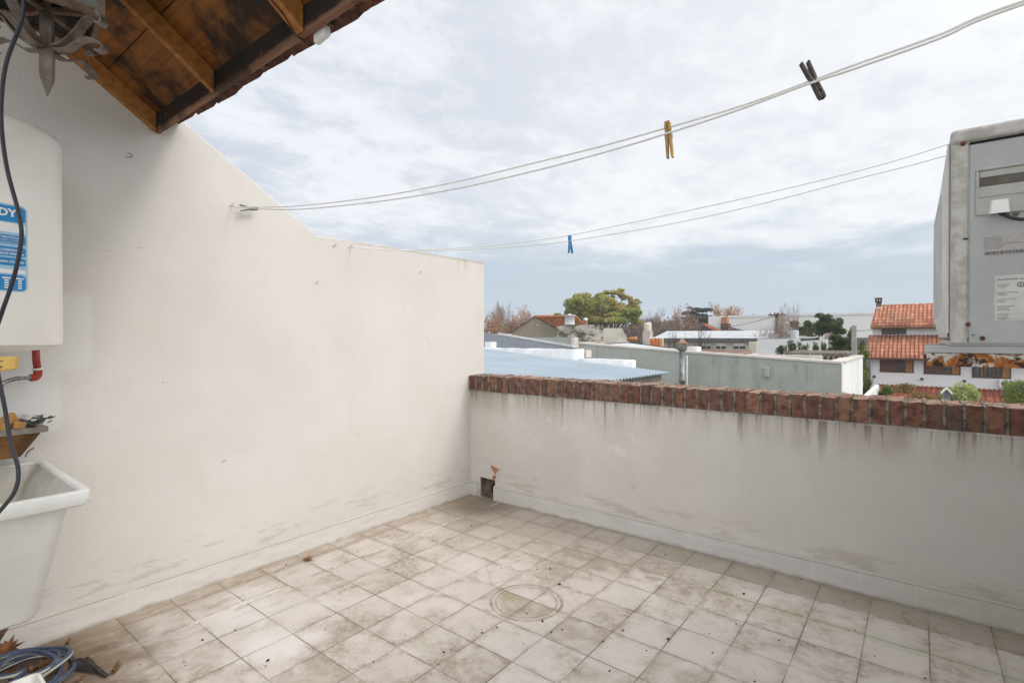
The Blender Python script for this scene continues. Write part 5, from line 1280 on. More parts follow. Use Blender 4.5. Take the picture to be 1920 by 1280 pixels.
def tank(name, px0, px1, py0, py1, t, m_, lab, dome=False, base=None):
    c = at((px0+px1)/2, py1, t); r_ = (px1-px0)/2*t/FPX; h_ = (py1-py0)*t/FPX
    T_ = thing(name, c, lab, 'water tank')
    b = MB(); pr = [(r_, 0), (r_, h_*.8), (r_*.95, h_*.92), (r_*.6, h_), (.01, h_*1.02)] if dome else [(r_, 0), (r_, h_*.93), (r_*1.04, h_*.93), (r_*1.04, h_), (.01, h_*1.01)]
    b.lathe(pr, c, 20); b.build('body', m_, T_)
    if base: 
        b = MB(); b.box(c.x-r_*1.02, c.x+r_*1.02, c.y-r_, c.y+r_, c.z-base, c.z-.002); b.build('plinth', M['paleold'], T_)
    else:
        b = MB(); b.lathe([(r_*.3, h_), (r_*.3, h_*1.1), (.01, h_*1.12)], c, 10); b.build('lid', m_, T_)
    return T_
tank('water_tank', 1058.5, 1077.5, 590.5, 608.5, t6-.1, M['housewhite'], 'white cylindrical water tank on the blackened wall')
tank('water_tank', 1207.5, 1221.5, 604.5, 620, 30, M['cream'], 'beige domed water tank on a grey plinth', True, 1.2)
c = at(1098, 609, t6+1); b = MB(); b.box(c.x-.10, c.x+.10, c.y-.10, c.y+.10, c.z, c.z+.30); cho = thing('chimney', c, 'slim red chimney with white cowl between the tank and the big tree', 'chimney'); b.build('stack', M['terra'], cho)
b = MB(); b.lathe([(.12, .30), (.17, .36), (.16, .44), (.02, .50)], c, 12); b.build('cowl', M['white'], cho)

# 6 cream long house with shuttered windows
YC = 45.
def cy(px, py, Y=YC): return ony(px, py, Y)
ch = thing('cream_house', (cy(1330, 640).x, YC+4, GZ), 'long cream house with pale tin roof and three white shuttered windows', 'house')
e0, e1_ = cy(1238, 634), cy(1424, 636)
MB().box(e0.x, e1_.x+1, YC, YC+8, GZ, e0.z-.05).build('wall', M['cream'], ch)
t0_, t1_ = ony(1252, 620.5, YC+5), ony(1424, 620, YC+5)
b = MB(); b.add([(e0.x-.5, YC-.4, e0.z+.02), (e1_.x+4, YC-.4, e0.z+.02), (e1_.x+4, YC+5, t1_.z), (t0_.x, YC+5, t0_.z)], [(0, 1, 2, 3)]); b.add([(e0.x-.5, YC-.4, e0.z+.02), (t0_.x, YC+5, t0_.z), (e0.x-.5, YC+8.4, e0.z)], [(0, 1, 2)])
ro_ = b.build('roof', M['zinc'], ch); so_ = ro_.modifiers.new('t', 'SOLIDIFY'); so_.thickness = .05
b = MB(); b.box(e0.x-.5, e1_.x+4, YC-.46, YC-.402, e0.z-.28, e0.z+.0); b.build('gutter', M['dgrey'], ch)
for (a, c) in ((1317, 1332), (1343.5, 1360.5), (1376, 1397)):
    p, q, r_ = cy(a, 643), cy(c, 653.5), cy(a, 648.5)
    if a == 1317: p, q = cy(1317, 644), cy(1332, 653.5)
    wo_ = MB().box(p.x-.05, q.x+.05, YC-.03, YC-.002, q.z-.05, p.z+.05).build('window', M['paleold'], ch)
    MB().box(p.x, q.x, YC-.06, YC-.032, r_.z, p.z).build('roller_shutter', M['housewhite'], wo_)
    MB().box(p.x, q.x, YC-.05, YC-.032, q.z, r_.z-.01).build('pane', M['pane'], wo_)
    MB().box((p.x+q.x)/2-.03, (p.x+q.x)/2+.03, YC-.056, YC-.0505, q.z, r_.z-.02).build('frame', M['housewhite'], wo_)
p, q = cy(1404, 641, 41), cy(1419, 661, 41)
tag(MB().box(p.x, q.x, 41, 42.2, q.z-2, p.z).build('lift_box', M['cream'], bevel=.04, origin=((p.x+q.x)/2, 41.5, q.z-2)), 'square beige rooftop box at the right end of the cream house', 'box')
# old brown roof in front of it
p, q = ony(1304, 657, 34), ony(1410, 664, 34); p2, q2 = ony(1304, 654, 38), ony(1408, 657, 38)
orf = thing('old_tile_house', ((p.x+q.x)/2, 36, GZ), 'low house with mossy old brown tile roof between green wall and cream house', 'house')
b = MB(); b.add([(p.x-1, 34, q.z), (q.x, 34, q.z), (q2.x, 38, q2.z), (p2.x-1, 38, p2.z)], [(0, 1, 2, 3)]); o_ = b.build('roof', M['oldtile'], orf); so_ = o_.modifiers.new('t', 'SOLIDIFY'); so_.thickness = .1
MB().box(p.x-.8, q.x-.2, 34.3, 38, GZ, q.z-.05).build('wall', M['paleold'], orf)
# white sheet fence
p, q = ony(1420, 635, 32), ony(1500, 668, 32); r_ = ony(1552, 637, 32)
wf = thing('white_panel_wall', ((p.x+r_.x)/2, 32, GZ), 'white ribbed panel wall behind the slim shrubs', 'wall')
b = MB(); corr = []
n = 60
vs = []
xm = ony(1501, 635, 32).x
for i in range(n+1):
    x = p.x+(xm-p.x)*i/n; vs += [(x, 32+.02*(i % 2), GZ), (x, 32+.02*(i % 2), p.z)]
b.add(vs, [(2*i, 2*i+2, 2*i+3, 2*i+1) for i in range(n)]); b.build('panel', M['housewhite'], wf)
p_ = [ony(1500, 640, 32.3), ony(1552, 636, 32.3)]
b = MB(); b.prism([(p_[0].x, 32.3, GZ), (p_[1].x, 32.3, GZ), (p_[1].x, 32.3, p_[1].z), ((p_[0].x+p_[1].x)/2, 32.3, p_[1].z-.05), (p_[0].x, 32.3, p_[0].z)], (0, .2, 0)); b.build('rendered_end', M['white'], wf)
p, q = ony(1482, 620, 36), ony(1498, 634, 36)
tag(MB().lathe([((q.x-p.x)/2, q.z-1), ((q.x-p.x)/2, p.z-.05), ((q.x-p.x)/2*.9, p.z), (.02, p.z+.04)], ((p.x+q.x)/2, 36, 0), 18).build('water_tank', M['zinc'], origin=((p.x+q.x)/2, 36, q.z-1)), 'pale grey water tank between bare branches and the white panels', 'water tank')

# 7 big white warehouse
YWH = 105.
p, q = ony(1366, 592, YWH), ony(1700, 586, YWH)
wr = thing('warehouse', ((p.x+q.x)/2, YWH+20, GZ), 'huge plain off-white warehouse wall stretching behind the trees', 'warehouse')
MB().box(p.x, q.x, YWH, YWH+40, GZ, p.z).build('wall', M['ware'], wr)
MB().box(p.x-.1, q.x, YWH-.15, YWH-.001, p.z-.35, p.z+.05).build('parapet_trim', M['housewhite'], wr)
a, c = ony(1606, 633, YWH), ony(1640, 640, YWH)
b = MB(); b.box(a.x, c.x+4, YWH-3, YWH-.02, GZ, a.z); b.build('dark_bay', M['dgrey'], wr)
b = MB(); p = ony(1369, 612.5, YWH); b.prism([(p.x, YWH-.1, p.z), (p.x+2.6, YWH-.1, p.z-.75), (p.x, YWH-.1, p.z-.75)], (0, .08, 0)); b.build('shed_gable', M['dgrey'], wr)
p, q = ony(1328, 593, 72), ony(1352, 608, 72)
rh = thing('red_roof_house', ((p.x+q.x)/2, 75, GZ), 'distant house with white upper box, brick chimney and sloping red roof', 'house')
MB().box(p.x, q.x, 72, 76, GZ, p.z).build('upper_wall', M['housewhite'], rh)
a, c = ony(1352.5, 594, 71.5), ony(1363, 606, 71.5); d_ = ony(1355, 620, 71.5)
MB().box(a.x, c.x, 71.5, 72.6, c.z, a.z).build('chimney', M['terra'], rh); MB().box(a.x-.1, c.x+.2, 71.5, 72.7, GZ, c.z-.01).build('chimney_base', M['moss'], rh)
b = MB(); k = [ony(1322, 608, 70), ony(1352, 618, 70), ony(1345, 619, 68), ony(1312, 607, 68)]
k = [ony(1316, 606.5, 71), ony(1326, 606.5, 71), ony(1352, 619.5, 69), ony(1338, 619.5, 69)]
b.add(k, [(0, 3, 2, 1)]); o_ = b.build('roof', M['ltile'], rh); so_ = o_.modifiers.new('t', 'SOLIDIFY'); so_.thickness = .2
MB().prism([ony(1290, 607, 71.4), ony(1322, 607, 71.4), ony(1342, 620, 71.4), ony(1290, 620, 71.4)], (0, .3, 0)).build('gable_wall', M['dgrey'], rh)

# orange netting and clutter
p, q = ony(1219, 635, 26), ony(1242, 646, 26)
on = thing('orange_netting', (p.x, 26, q.z-.5), 'bright orange safety netting on a rooftop past the beige tank', 'netting')
b = MB(); n = 12; vs = []
for i in range(n+1):
    x = p.x+(q.x-p.x)*i/n; vs += [(x, 26+.05*math.sin(i*1.7), q.z-.5), (x, 26+.05*math.sin(i*1.7), p.z+.06*math.sin(i*2.3))]
b.add(vs, [(2*i, 2*i+2, 2*i+3, 2*i+1) for i in range(n)]); o_ = b.build('net', M['mesh'], on); so_ = o_.modifiers.new('t', 'SOLIDIFY'); so_.thickness = .02
b = MB()
for i in range(5): b.tube([(p.x+(q.x-p.x)*i/4, 26.08, q.z-.5), (p.x+(q.x-p.x)*i/4, 26.08, p.z+.1)], .025, 6)
b.build('post', M['housewhite'], on)
p, q = ony(1140, 630, 30), ony(1160, 640, 30)
p = ony(1183, 636, 27); tag(MB().tube([(p.x-.2, 27, p.z), (p.x+.35, 27, p.z+.01)], [.12, .15], 12).build('clay_pot', M['terra'], origin=(p.x, 27, p.z-.15)), 'terracotta lump on the flat roof left of the beige tank', 'pot')

# pergola with balusters on the green house roof
YP = 15.0
p, q = ony(1470, 662, YP), ony(1592, 674, YP)
pg = thing('pergola', ((p.x+q.x)/2, YP+.6, gb.z-.2), 'weathered timber pergola top with balusters above the green wall', 'pergola')
for k, (pa, pb, yy) in enumerate((((1468, 664), (1590, 664.5), 13.4), ((1482, 659.5), (1600, 659), 15.2))):
    a, c = ony(*pa, yy), ony(*pb, yy)
    b = MB(); b.box(a.x, c.x, yy, yy+.09, a.z-.03, a.z+.02); b.build('beam', M['greywood'], pg)
a, c = ony(1468, 664, 13.4), ony(1590, 664.5, 13.4); d_ = ony(1480, 659.5, 15.2)
b = MB()
for k in range(12):
    x = a.x+.05+(c.x-a.x-.1)*k/11; b.prism([(x, 13.35, a.z+.022), (x+.04, 13.35, a.z+.022), (x+.04+.10, 15.3, d_.z+.022), (x+.10, 15.3, d_.z+.022)], (0, 0, .035))
b.build('slats', M['greywood'], pg)
zb3 = ony(1500, 675, 13.4).z-.15
for k in range(11):
    x = a.x+.12+(c.x-a.x-.24)*k/10
    MB().box(x-.022, x+.022, 13.42, 13.465, zb3, a.z-.032).build('baluster', M['winframe'], pg)
MB().box(a.x+.1, c.x-.1, 13.9, 13.94, zb3, a.z-.05).build('pale_backing', M['paleold'], pg)

# concrete post, utility pole
p = ony(1601, 610, 17); q = ony(1598, 668, 17); wpx = 8*((p-CAM).dot(FW))/FPX
tag(MB().box(p.x-wpx/2, p.x+wpx/2, 17, 17+wpx, GZ, p.z).build('concrete_post', M['concrete'], bevel=.01, origin=(p.x, 17, GZ)), 'bare grey concrete post rising behind the white end wall', 'post')
p = ony(1456.5, 587, 48)
up_ = thing('utility_pole', (p.x, 48, GZ), 'dark wooden utility pole with crossarm amid bare branches', 'utility pole')
MB().tube([(p.x, 48, GZ), (p.x, 48, p.z)], [.16, .13], 10).build('pole', M['bark'], up_)
a, c = ony(1441, 590.5, 48), ony(1472, 588.5, 48)
b = MB(); b.box(a.x, c.x, 47.85, 47.97, a.z-.08, a.z+.05); b.build('crossarm', M['bark'], up_)
b = MB()
for k in range(4):
    x = a.x+(c.x-a.x)*(k+.5)/4; b.tube([(x, 47.9, a.z+.05), (x, 47.9, a.z+.2)], .045, 8)
b.build('insulators', M['dgrey'], up_)

ca, cb_ = ony(1240, 618, 47.5), ony(1456, 592, 47.8); cc_ = ony(1640, 618, 45)
for pa, pb, lb in ((ca, cb_, 'thin black wire sagging left from the utility pole over the cream roof'), (cb_, cc_, 'thin black wire sagging right from the utility pole to the white house')):
    P = [pa.lerp(pb, k/12)+Vector((0, 0, -.5*4*(k/12)*(1-k/12))) for k in range(13)]
    tag(MB().tube(P, .018, 5).build('overhead_wire', M['black'], origin=pa), lb, 'wire', 'overhead wires')

# 8 white house with red roofs
YH = 44.4
def hy(px, py, Y=YH): return ony(px, py, Y)
wh2 = thing('white_house', (6, 48, GZ), 'white two-storey house with three red tile roofs and brown shutters', 'house')
xL = hy(1629, 690).x; xR = 22.
zeave = hy(1632, 667.5, 43.9).z; zmt = ony(1640, 628.5, 46.5).z; ztop = ony(1640, 611, 46.1).z; zrid = ony(1653, 571.5, 49.2).z
zlt = hy(1645, 720).z; zle = ony(1800, 752, 42.0).z
MB().box(xL+.12, xR, YH, YH+7, GZ, zeave+.12).build('wall', M['housewhite'], wh2)
xu = ony(1633, 620, 46.5).x
MB().box(xu+.1, xR, 46.5, 51, zeave, ztop+.2).build('attic_wall', M['housewhite'], wh2)
def roofq(name, x0, x1, y0, z0, y1, z1, m_, x0t=None):
    x0t = x0 if x0t is None else x0t
    b = MB(); b.prism([(x0, y0, z0), (x1, y0, z0), (x1, y1, z1), (x0t, y1, z1)], (0, 0, -.12)); o_ = b.build(name, m_, wh2)
    # rolled tile ribs
    rb_ = MB(); n = int((x1-x0)/.24); 
    for i in range(n+1):
        xx = x0+.12+i*.24; rb_.tube([(xx, y0-.03, z0+.01), (xx+(x0t-x0), y1, z1+.01)], .05, 5, True)
    rb_.build('tile_rolls', m_, o_)
    b = MB(); b.box(x0, x1, y0-.05, y0-.005, z0-.22, z0-.125); b.build('eave_board', M['winframe'], o_)
    return o_
roofq('roof', xL-.15, xR, 43.8, zeave, 46.49, zmt, M['htile'])
xq0 = ony(1632, 611, 46.0).x; 
roofq('roof', xq0, xR, 46.0, ztop, 49.2, zrid, M['htile'], ony(1643, 573, 49.2).x)
roofq('roof', ony(1645, 721, 44.3).x, xR, 41.6, zlt-1.25, 44.38, zlt, M['ltile'])
# chimney
cp = ony(1640.5, 575, 48.6); cq = ony(1653, 558, 48.6); cq2 = ony(1650, 579, 48.6)
ck = MB(); ck.box(cp.x+.07, cq.x-.02, 48.6, 49.2, ztop+.6, ony(1645, 566, 48.6).z); cko = ck.build('chimney', M['oldtile'], wh2)
b = MB(); zc0 = ony(1645, 566, 48.6).z
b.box(cp.x, cq.x+.02, 48.5, 49.3, zc0+.001, zc0+.07); b.box(cp.x, cq.x+.02, 48.5, 49.3, cq.z-.08, cq.z)
for f in (0, .4, .8): b.box(cp.x+(cq.x-cp.x)*f, cp.x+(cq.x-cp.x)*(f+.2), 48.55, 49.25, zc0+.071, cq.z-.081)
b.build('chimney_cap', M['winframe'], cko)
b = MB(); b.box(cp.x+.05, cq.x+.05, 48.55, 49.25, ony(1645, 578, 48.6).z-.03, ony(1645, 575.5, 48.6).z); b.build('chimney_flashing', M['white'], cko)
def window(parts, y0, y1, Y, grid=None):
    xa_ = hy(parts[0][0], 0, Y).x; xb_ = hy(parts[-1][1], 0, Y).x; z1w = hy(1700, y0, Y).z; z0w = hy(1700, y1, Y).z
    fr = MB().box(xa_-.06, xb_+.06, Y-.05, Y-.001, z0w-.06, z1w+.06).build('window', M['winframe'], wh2)
    for (a, c, kind) in parts:
        x0_, x1_ = hy(a, 0, Y).x, hy(c, 0, Y).x
        if kind == 'roller':
            MB().box(x0_, x1_, Y-.09, Y-.052, z0w, z1w).build('roller_shutter', M['roller'], fr)
        elif kind == 'shutter':
            b = MB(); b.box(x0_+.02, x1_-.02, Y-.10, Y-.052, z0w, z1w)
            n = 9
            for k in range(n): b.box(x0_+.10, x1_-.10, Y-.115, Y-.101, z0w+.08+(z1w-z0w-.16)*k/n, z0w+.08+(z1w-z0w-.16)*(k+.6)/n)
            b.build('shutter', M['oshut'], fr)
        else:
            MB().box(x0_+.03, x1_-.03, Y-.07, Y-.052, z0w+.02, z1w-.02).build('pane', M['pane'], fr)
            b = MB(); nx_, nz_, wd = kind
            for k in range(1, nx_): xx = x0_+(x1_-x0_)*k/nx_; b.box(xx-wd, xx+wd, Y-.085, Y-.0705, z0w+.02, z1w-.02)
            for k in range(1, nz_): zz_ = z0w+(z1w-z0w)*k/nz_; b.box(x0_+.03, x1_-.03, Y-.100, Y-.0855, zz_-wd, zz_+wd)
            b.build('muntins', M['winframe'], fr)
window([(1655, 1685, 'roller'), (1685, 1700, (5, 1, .02)), (1701, 1715, 'shutter')], 671.5, 697, YH)
window([(1738, 1771, 'roller'), (1771, 1787, (3, 3, .03)), (1788, 1803, 'shutter')], 673, 698, YH)
window([(1829, 1842, (1, 1, .03)), (1843, 1847, 'shutter'), (1848, 1855, (1, 1, .03)), (1857, 1880, (3, 3, .035)), (1883, 1898, 'shutter')], 676, 701.5, YH)
window([(1658.5, 1700.5, (6, 2, .035))], 613, 625, 46.5)
for k, (px, py) in enumerate(((1639.5, 705.5), (1728.5, 710), (1808, 714))):
    c = hy(px, py); b = MB(); b.tube([(c.x, YH-.14, c.z), (c.x, YH-.001, c.z)], .085, 14); b.build('vent', M['vent'], wh2)
b = MB(); c = hy(1636, 690); b.tube([(c.x, YH-.05, zeave), (c.x, YH-.05, zlt)], .03, 8); b.build('downpipe', M['white'], wh2)
a, c = hy(1872, 711), hy(1891, 726)
au = thing('ac_unit', ((a.x+c.x)/2, YH-.2, c.z), 'small far white outdoor air conditioner on the white house facade', 'air conditioner')
MB().box(a.x, c.x, YH-.36, YH-.01, c.z, a.z).build('casing', M['housewhite'], au, .03)
b = MB(); m_ = (a+c)/2; b.tube([(m_.x+.05, YH-.38, m_.z), (m_.x+.05, YH-.362, m_.z)], (a.z-c.z)*.40, 20); b.build('fan_grille', M['dgrey'], au)

# garden wall strip, wooden hatch, bird-house like vent
p, q = ony(1615, 744, 26), ony(1637, 726, 34)
gw = MB(); gw.prism([(p.x, 26, p.z), (p.x+.18, 26, p.z), (q.x+.18, 36, q.z), (q.x, 36, q.z)], (0, 0, -3.0)); gwo = gw.build('garden_wall', M['white'], origin=(p.x, 26, p.z-3)); tag(gwo, 'low white garden wall leading back beside the white end wall', 'wall')
k = [ony(1578, 734, 9.6), ony(1616, 743, 9.6), ony(1622, 750, 8.6), ony(1570, 748, 8.6)]
b = MB(); b.prism([k[3], k[2], k[1], k[0]], (0, 0, -.06)); o_ = b.build('lean_to_roof', M['greywood'], origin=(k[3]+k[1])/2); tag(o_, 'small weathered lean-to roof at the foot of the white end wall', 'roof')
p = ony(1775, 736, 30); q = ony(1775, 760, 30); hw_ = 5.5*((p-CAM).dot(FW))/FPX
bh = thing('gabled_vent', (p.x, 30, q.z-1), 'grey square vent stack with small white gabled cap', 'vent')
MB().box(p.x-hw_, p.x+hw_, 30, 30+2*hw_, q.z-1, p.z).build('stack', M['flue'], bh)
b = MB(); b.prism([(p.x-hw_*1.6, 29.9, p.z-.02), (p.x, 29.9, p.z+.24), (p.x+hw_*1.6, 29.9, p.z-.02), (p.x+hw_*1.4, 29.9, p.z-.07), (p.x, 29.9, p.z+.16), (p.x-hw_*1.4, 29.9, p.z-.07)], (0, 2*hw_+.2, 0)); b.build('gabled_cap', M['housewhite'], bh)
b = MB(); b.prism([(p.x-hw_*.9, 29.98, p.z+.001), (p.x, 29.98, p.z+.14), (p.x+hw_*.9, 29.98, p.z+.001)], (0, .02, 0)); b.build('gable_board', M['lf_garden'], bh)

# ================================================================== PLANTS AND TREES
def leaves(b, c, rad, n, size, R, flat=1.0, shell=.55):
    c = Vector(c)
    for _ in range(n):
        while True:
            d = Vector((R.uniform(-1, 1), R.uniform(-1, 1), R.uniform(-1, 1)))
            if .05 < d.length <= 1: break
        d = d.normalized()*(shell+(1-shell)*R.random()**.7)
        p = c+Vector((d.x*rad[0], d.y*rad[1], d.z*rad[2]))
        u = Vector((R.gauss(0, 1), R.gauss(0, 1), R.gauss(0, .6)*flat)).normalized(); v = u.orthogonal().normalized()
        v = (v*math.cos(R.uniform(0, 6))+u.cross(v)*math.sin(R.uniform(0, 6))).normalized()
        s_ = size*R.uniform(.6, 1.4)
        b.add([p-u*s_, p+v*s_*.6, p+u*s_, p-v*s_*.6], [(0, 1, 2, 3)])
def branch(b, tips, p, d, l_, r_, depth, R, spread=.55, kids=3, upb=.15, minr=.012, ns=5):
    q = p+d*l_*.5+Vector((R.uniform(-1, 1), R.uniform(-1, 1), 0))*l_*.05; e = q+(d+Vector((R.uniform(-.15, .15), R.uniform(-.15, .15), R.uniform(-.05, .12)))).normalized()*l_*.5
    b.tube([p, q, e], [r_, r_*.85, max(minr*.7, r_*.68)], ns if depth > 1 else 3, False)
    if depth <= 2: tips.append((e, depth))
    if depth == 0: return
    for k in range(kids+(1 if R.random() < .35 else 0)):
        nd = (d+Vector((R.gauss(0, spread), R.gauss(0, spread), R.gauss(upb, spread*.6)))).normalized()
        st_ = e if k < 2 else p+(e-p)*R.uniform(.5, .9)
        branch(b, tips, st_, nd, l_*R.uniform(.62, .85), max(minr, r_*R.uniform(.5, .65)), depth-1, R, spread, kids, upb, minr, ns)
def tree(name, base, height, width, label, cat, seed, leafmat, nleaf, lsize, barkm, group=None, depth=5, spread=.55, upb=.12, trunk=.28, clumps=None, minr=.014, kids=3, tip_r=.5, lean=0):
    """bare skeleton fitted to the height, leaves hung round the twig tips"""
    R = random.Random(seed); base = Vector(base)
    T_ = thing(name, base, label, cat, group)
    b = MB(); tips = []
    l0 = height*trunk
    b.tube([Vector((0, 0, 0)), Vector((lean*.5*l0, 0, l0*.5)), Vector((lean*l0, 0, l0))], [height*.028, height*.022, height*.019], 8)
    for k in range(4):
        a = k*1.6+R.uniform(0, .5)
        branch(b, tips, Vector((lean*l0, 0, l0*R.uniform(.85, 1))), Vector((math.cos(a)*.7, math.sin(a)*.7, R.uniform(.6, 1))).normalized(), height*.24, height*.014, depth-1, R, spread, kids, upb, minr)
    mx_ = sum(v[0] for v in b.v)/len(b.v); my_ = sum(v[1] for v in b.v)/len(b.v); zt0 = max(v[2] for v in b.v)*.6
    b.v = [(v[0]-mx_*min(1, v[2]/zt0), v[1]-my_*min(1, v[2]/zt0), v[2]) for v in b.v]
    tips = [(Vector((q_.x-mx_*min(1, q_.z/zt0), q_.y-my_*min(1, q_.z/zt0), q_.z)), d_) for q_, d_ in tips]
    zmax = sorted(v[2] for v in b.v)[-max(1, len(b.v)//400)]; xmax = sorted(math.hypot(v[0], v[1]) for v in b.v)[-max(1, len(b.v)//100)]
    kz, kx = height/zmax, width/2/xmax
    b.v = [(v[0]*kx+base.x, v[1]*kx+base.y, v[2]*kz+base.z) for v in b.v]
    tips = [Vector((t_.x*kx+base.x, t_.y*kx+base.y, t_.z*kz+base.z)) for t_, _ in tips]
    b.build('trunk', barkm, T_)
    if nleaf:
        c = MB(); per = max(1, nleaf//max(1, len(tips))); tot = 0
        R.shuffle(tips)
        for t_ in tips:
            if tot >= nleaf: break
            k = per if per > 1 else 1
            leaves(c, t_, (tip_r, tip_r, tip_r*.7), k, lsize, R, 1., .1); tot += k
        c.build('crown', leafmat, T_)
    return T_
def px_base(px, t): p = at(px, 640, t); p.z = GZ; return p
def hgt(py, t): return at(960, py, t).z-GZ
# big olive-leaved tree
def crown_tree(name, px, t, lobes, label, cat, seed, leafm, n, lsize, barkm, trunk_r=.35, group=None):
    R = random.Random(seed); base = px_base(px, t); T_ = thing(name, base, label, cat, group)
    tr = MB(); cr = MB(); tot = sum(r1*r2 for _, _, r1, r2 in lobes)
    fork = at(px, 640, t)+Vector((0, 0, -1.2))
    tr.tube([base, (base+fork)/2+RT*.3, fork], [trunk_r*1.3, trunk_r, trunk_r*.9], 8)
    for (lx, ly, rx, rzz) in lobes:
        c = at(lx, ly, t)+FW*R.uniform(-1, 1)*2.5
        a, h_ = rx*t/FPX, rzz*t/FPX
        tr.tube(smooth_path([fork, (fork+c)/2+Vector((R.uniform(-.5, .5), R.uniform(-.5, .5), -.4)), c+Vector((0, 0, h_*.5))], 3), [trunk_r*.5-trunk_r*.42*i/6 for i in range(7)], 5, False)
        k = int(n*rx*rzz/tot); nc = 9
        for j in range(nc):
            d = Vector((R.gauss(0, .48), R.gauss(0, .55), R.gauss(0, .42)))
            cc_ = c+Vector((d.x*a, d.y*a, d.z*h_)); s_ = R.uniform(.38, .62)
            leaves(cr, cc_, (a*s_, a*s_, h_*s_*.8), k//nc, lsize, R, .8, .35)
            tr.tube([c, (c+cc_)/2+Vector((0, 0, -.1)), cc_], [.06, .05, .025], 4, False)
    tr.build('trunk', barkm, T_); cr.build('crown', leafm, T_)
    return T_
crown_tree('leafy_tree', 1132, 78, [(1085, 572, 24, 22), (1078, 588, 18, 14), (1108, 562, 20, 14), (1098, 582, 26, 22), (1130, 560, 20, 15), (1128, 585, 26, 22), (1156, 548, 17, 9), (1172, 556, 14, 8), (1160, 575, 26, 20), (1178, 590, 22, 18), (1194, 566, 9, 6), (1145, 600, 34, 14), (1110, 602, 30, 14), (1188, 600, 18, 14), (1112, 578, 22, 18), (1142, 572, 22, 18)],
           'biggest broad tree with olive and rusty foliage behind the blackened wall', 'tree', 3, M['lf_big'], 42000, .20, M['bark'], .5)
crown_tree('conifer', 1312, 95, [(1303, 580, 12, 4), (1318, 581, 13, 5), (1310, 590, 22, 8), (1300, 600, 20, 9), (1322, 598, 18, 9), (1308, 610, 24, 8)],
           'dark blue-green conifer with flat tiers left of the red brick chimney', 'tree', 8, M['lf_pine'], 7000, .22, M['bark'], .3)
tree('autumn_tree', px_base(1272, 68), hgt(574, 68), 90*68/FPX, 'rust-tinged half-bare tree in the middle behind the cream house', 'tree', 21, M['lf_orange'], 900, .11, M['twig'], 'half-bare autumn trees', 6, .5, .12, minr=.018)
tree('autumn_tree', px_base(1372, 118), hgt(572, 118), 98*118/FPX, 'wide flat-topped orange tree above the white warehouse roofline', 'tree', 22, M['lf_orange'], 2600, .22, M['twig'], 'half-bare autumn trees', 6, .65, .02, minr=.03, tip_r=.9)
tree('autumn_tree', px_base(975, 84), hgt(577, 84), 70*84/FPX, 'spreading tree with orange top leaves right of the bare one by the wall end', 'tree', 23, M['lf_orange'], 1500, .15, M['twig'], 'half-bare autumn trees', 6, .62, .05, minr=.022, tip_r=.7)
tree('autumn_tree', px_base(930, 76), hgt(588, 76), 50*76/FPX, 'small orange-leaved tree next to the side wall end', 'tree', 24, M['lf_orange'], 1500, .16, M['twig'], 'half-bare autumn trees', 5, .6, .05, minr=.022)
tree('bare_tree', px_base(936, 92), hgt(566, 92), 55*92/FPX, 'pale leafless tree with fine upright twigs by the side wall end', 'tree', 25, None, 0, .1, M['paletwig'], 'leafless trees', 7, .42, .25, minr=.012)
tree('bare_tree', px_base(1222, 88), hgt(584, 88), 90*88/FPX, 'grey leafless tree right of the biggest leafy tree', 'tree', 26, None, 0, .1, M['twig'], 'leafless trees', 7, .5, .2, minr=.014)
tree('bare_tree', px_base(1196, 74), hgt(604, 74), 80*74/FPX, 'low leafless thicket tree behind the beige water tank', 'tree', 27, None, 0, .1, M['twig'], 'leafless trees', 7, .6, .1, minr=.016)
tree('bare_tree', px_base(1250, 60), hgt(600, 60), 70*60/FPX, 'dense leafless tree behind the orange netting', 'tree', 28, None, 0, .1, M['twig'], 'leafless trees', 7, .55, .15, minr=.014)
tree('bare_tree', px_base(1312, 40), hgt(609, 40), 75*40/FPX, 'gnarled dark leafless tree in front of the cream house', 'tree', 29, None, 0, .1, M['bark'], 'leafless trees', 6, .62, .05, minr=.012)
tree('bare_tree', px_base(1262, 37), hgt(616, 37), 40*37/FPX, 'slim dark leafless tree at the left end of the cream house', 'tree', 30, None, 0, .1, M['bark'], 'leafless trees', 6, .55, .15, minr=.010)
tree('berry_tree', px_base(1468, 42), hgt(576, 42), 92*42/FPX, 'open tree with sparse reddish leaves around the utility pole', 'tree', 77, M['lf_orange'], 900, .055, M['paletwig'], None, 7, .62, .10, minr=.012, tip_r=.25)
tree('berry_tree', px_base(1570, 46), hgt(600, 46), 62*46/FPX, 'low reddish-twigged tree between the round shrub and concrete post', 'tree', 32, M['lf_orange'], 420, .06, M['paletwig'], None, 6, .55, .12, minr=.012, tip_r=.25)
crown_tree('evergreen_tree', 1536, 40, [(1536, 602, 17, 14), (1543, 612, 16, 16), (1530, 614, 16, 17), (1540, 626, 17, 15), (1533, 634, 16, 12), (1537, 615, 18, 20)],
           'dense round evergreen standing in front of the warehouse', 'tree', 41, M['lf_dark'], 13000, .075, M['bark'], .12)
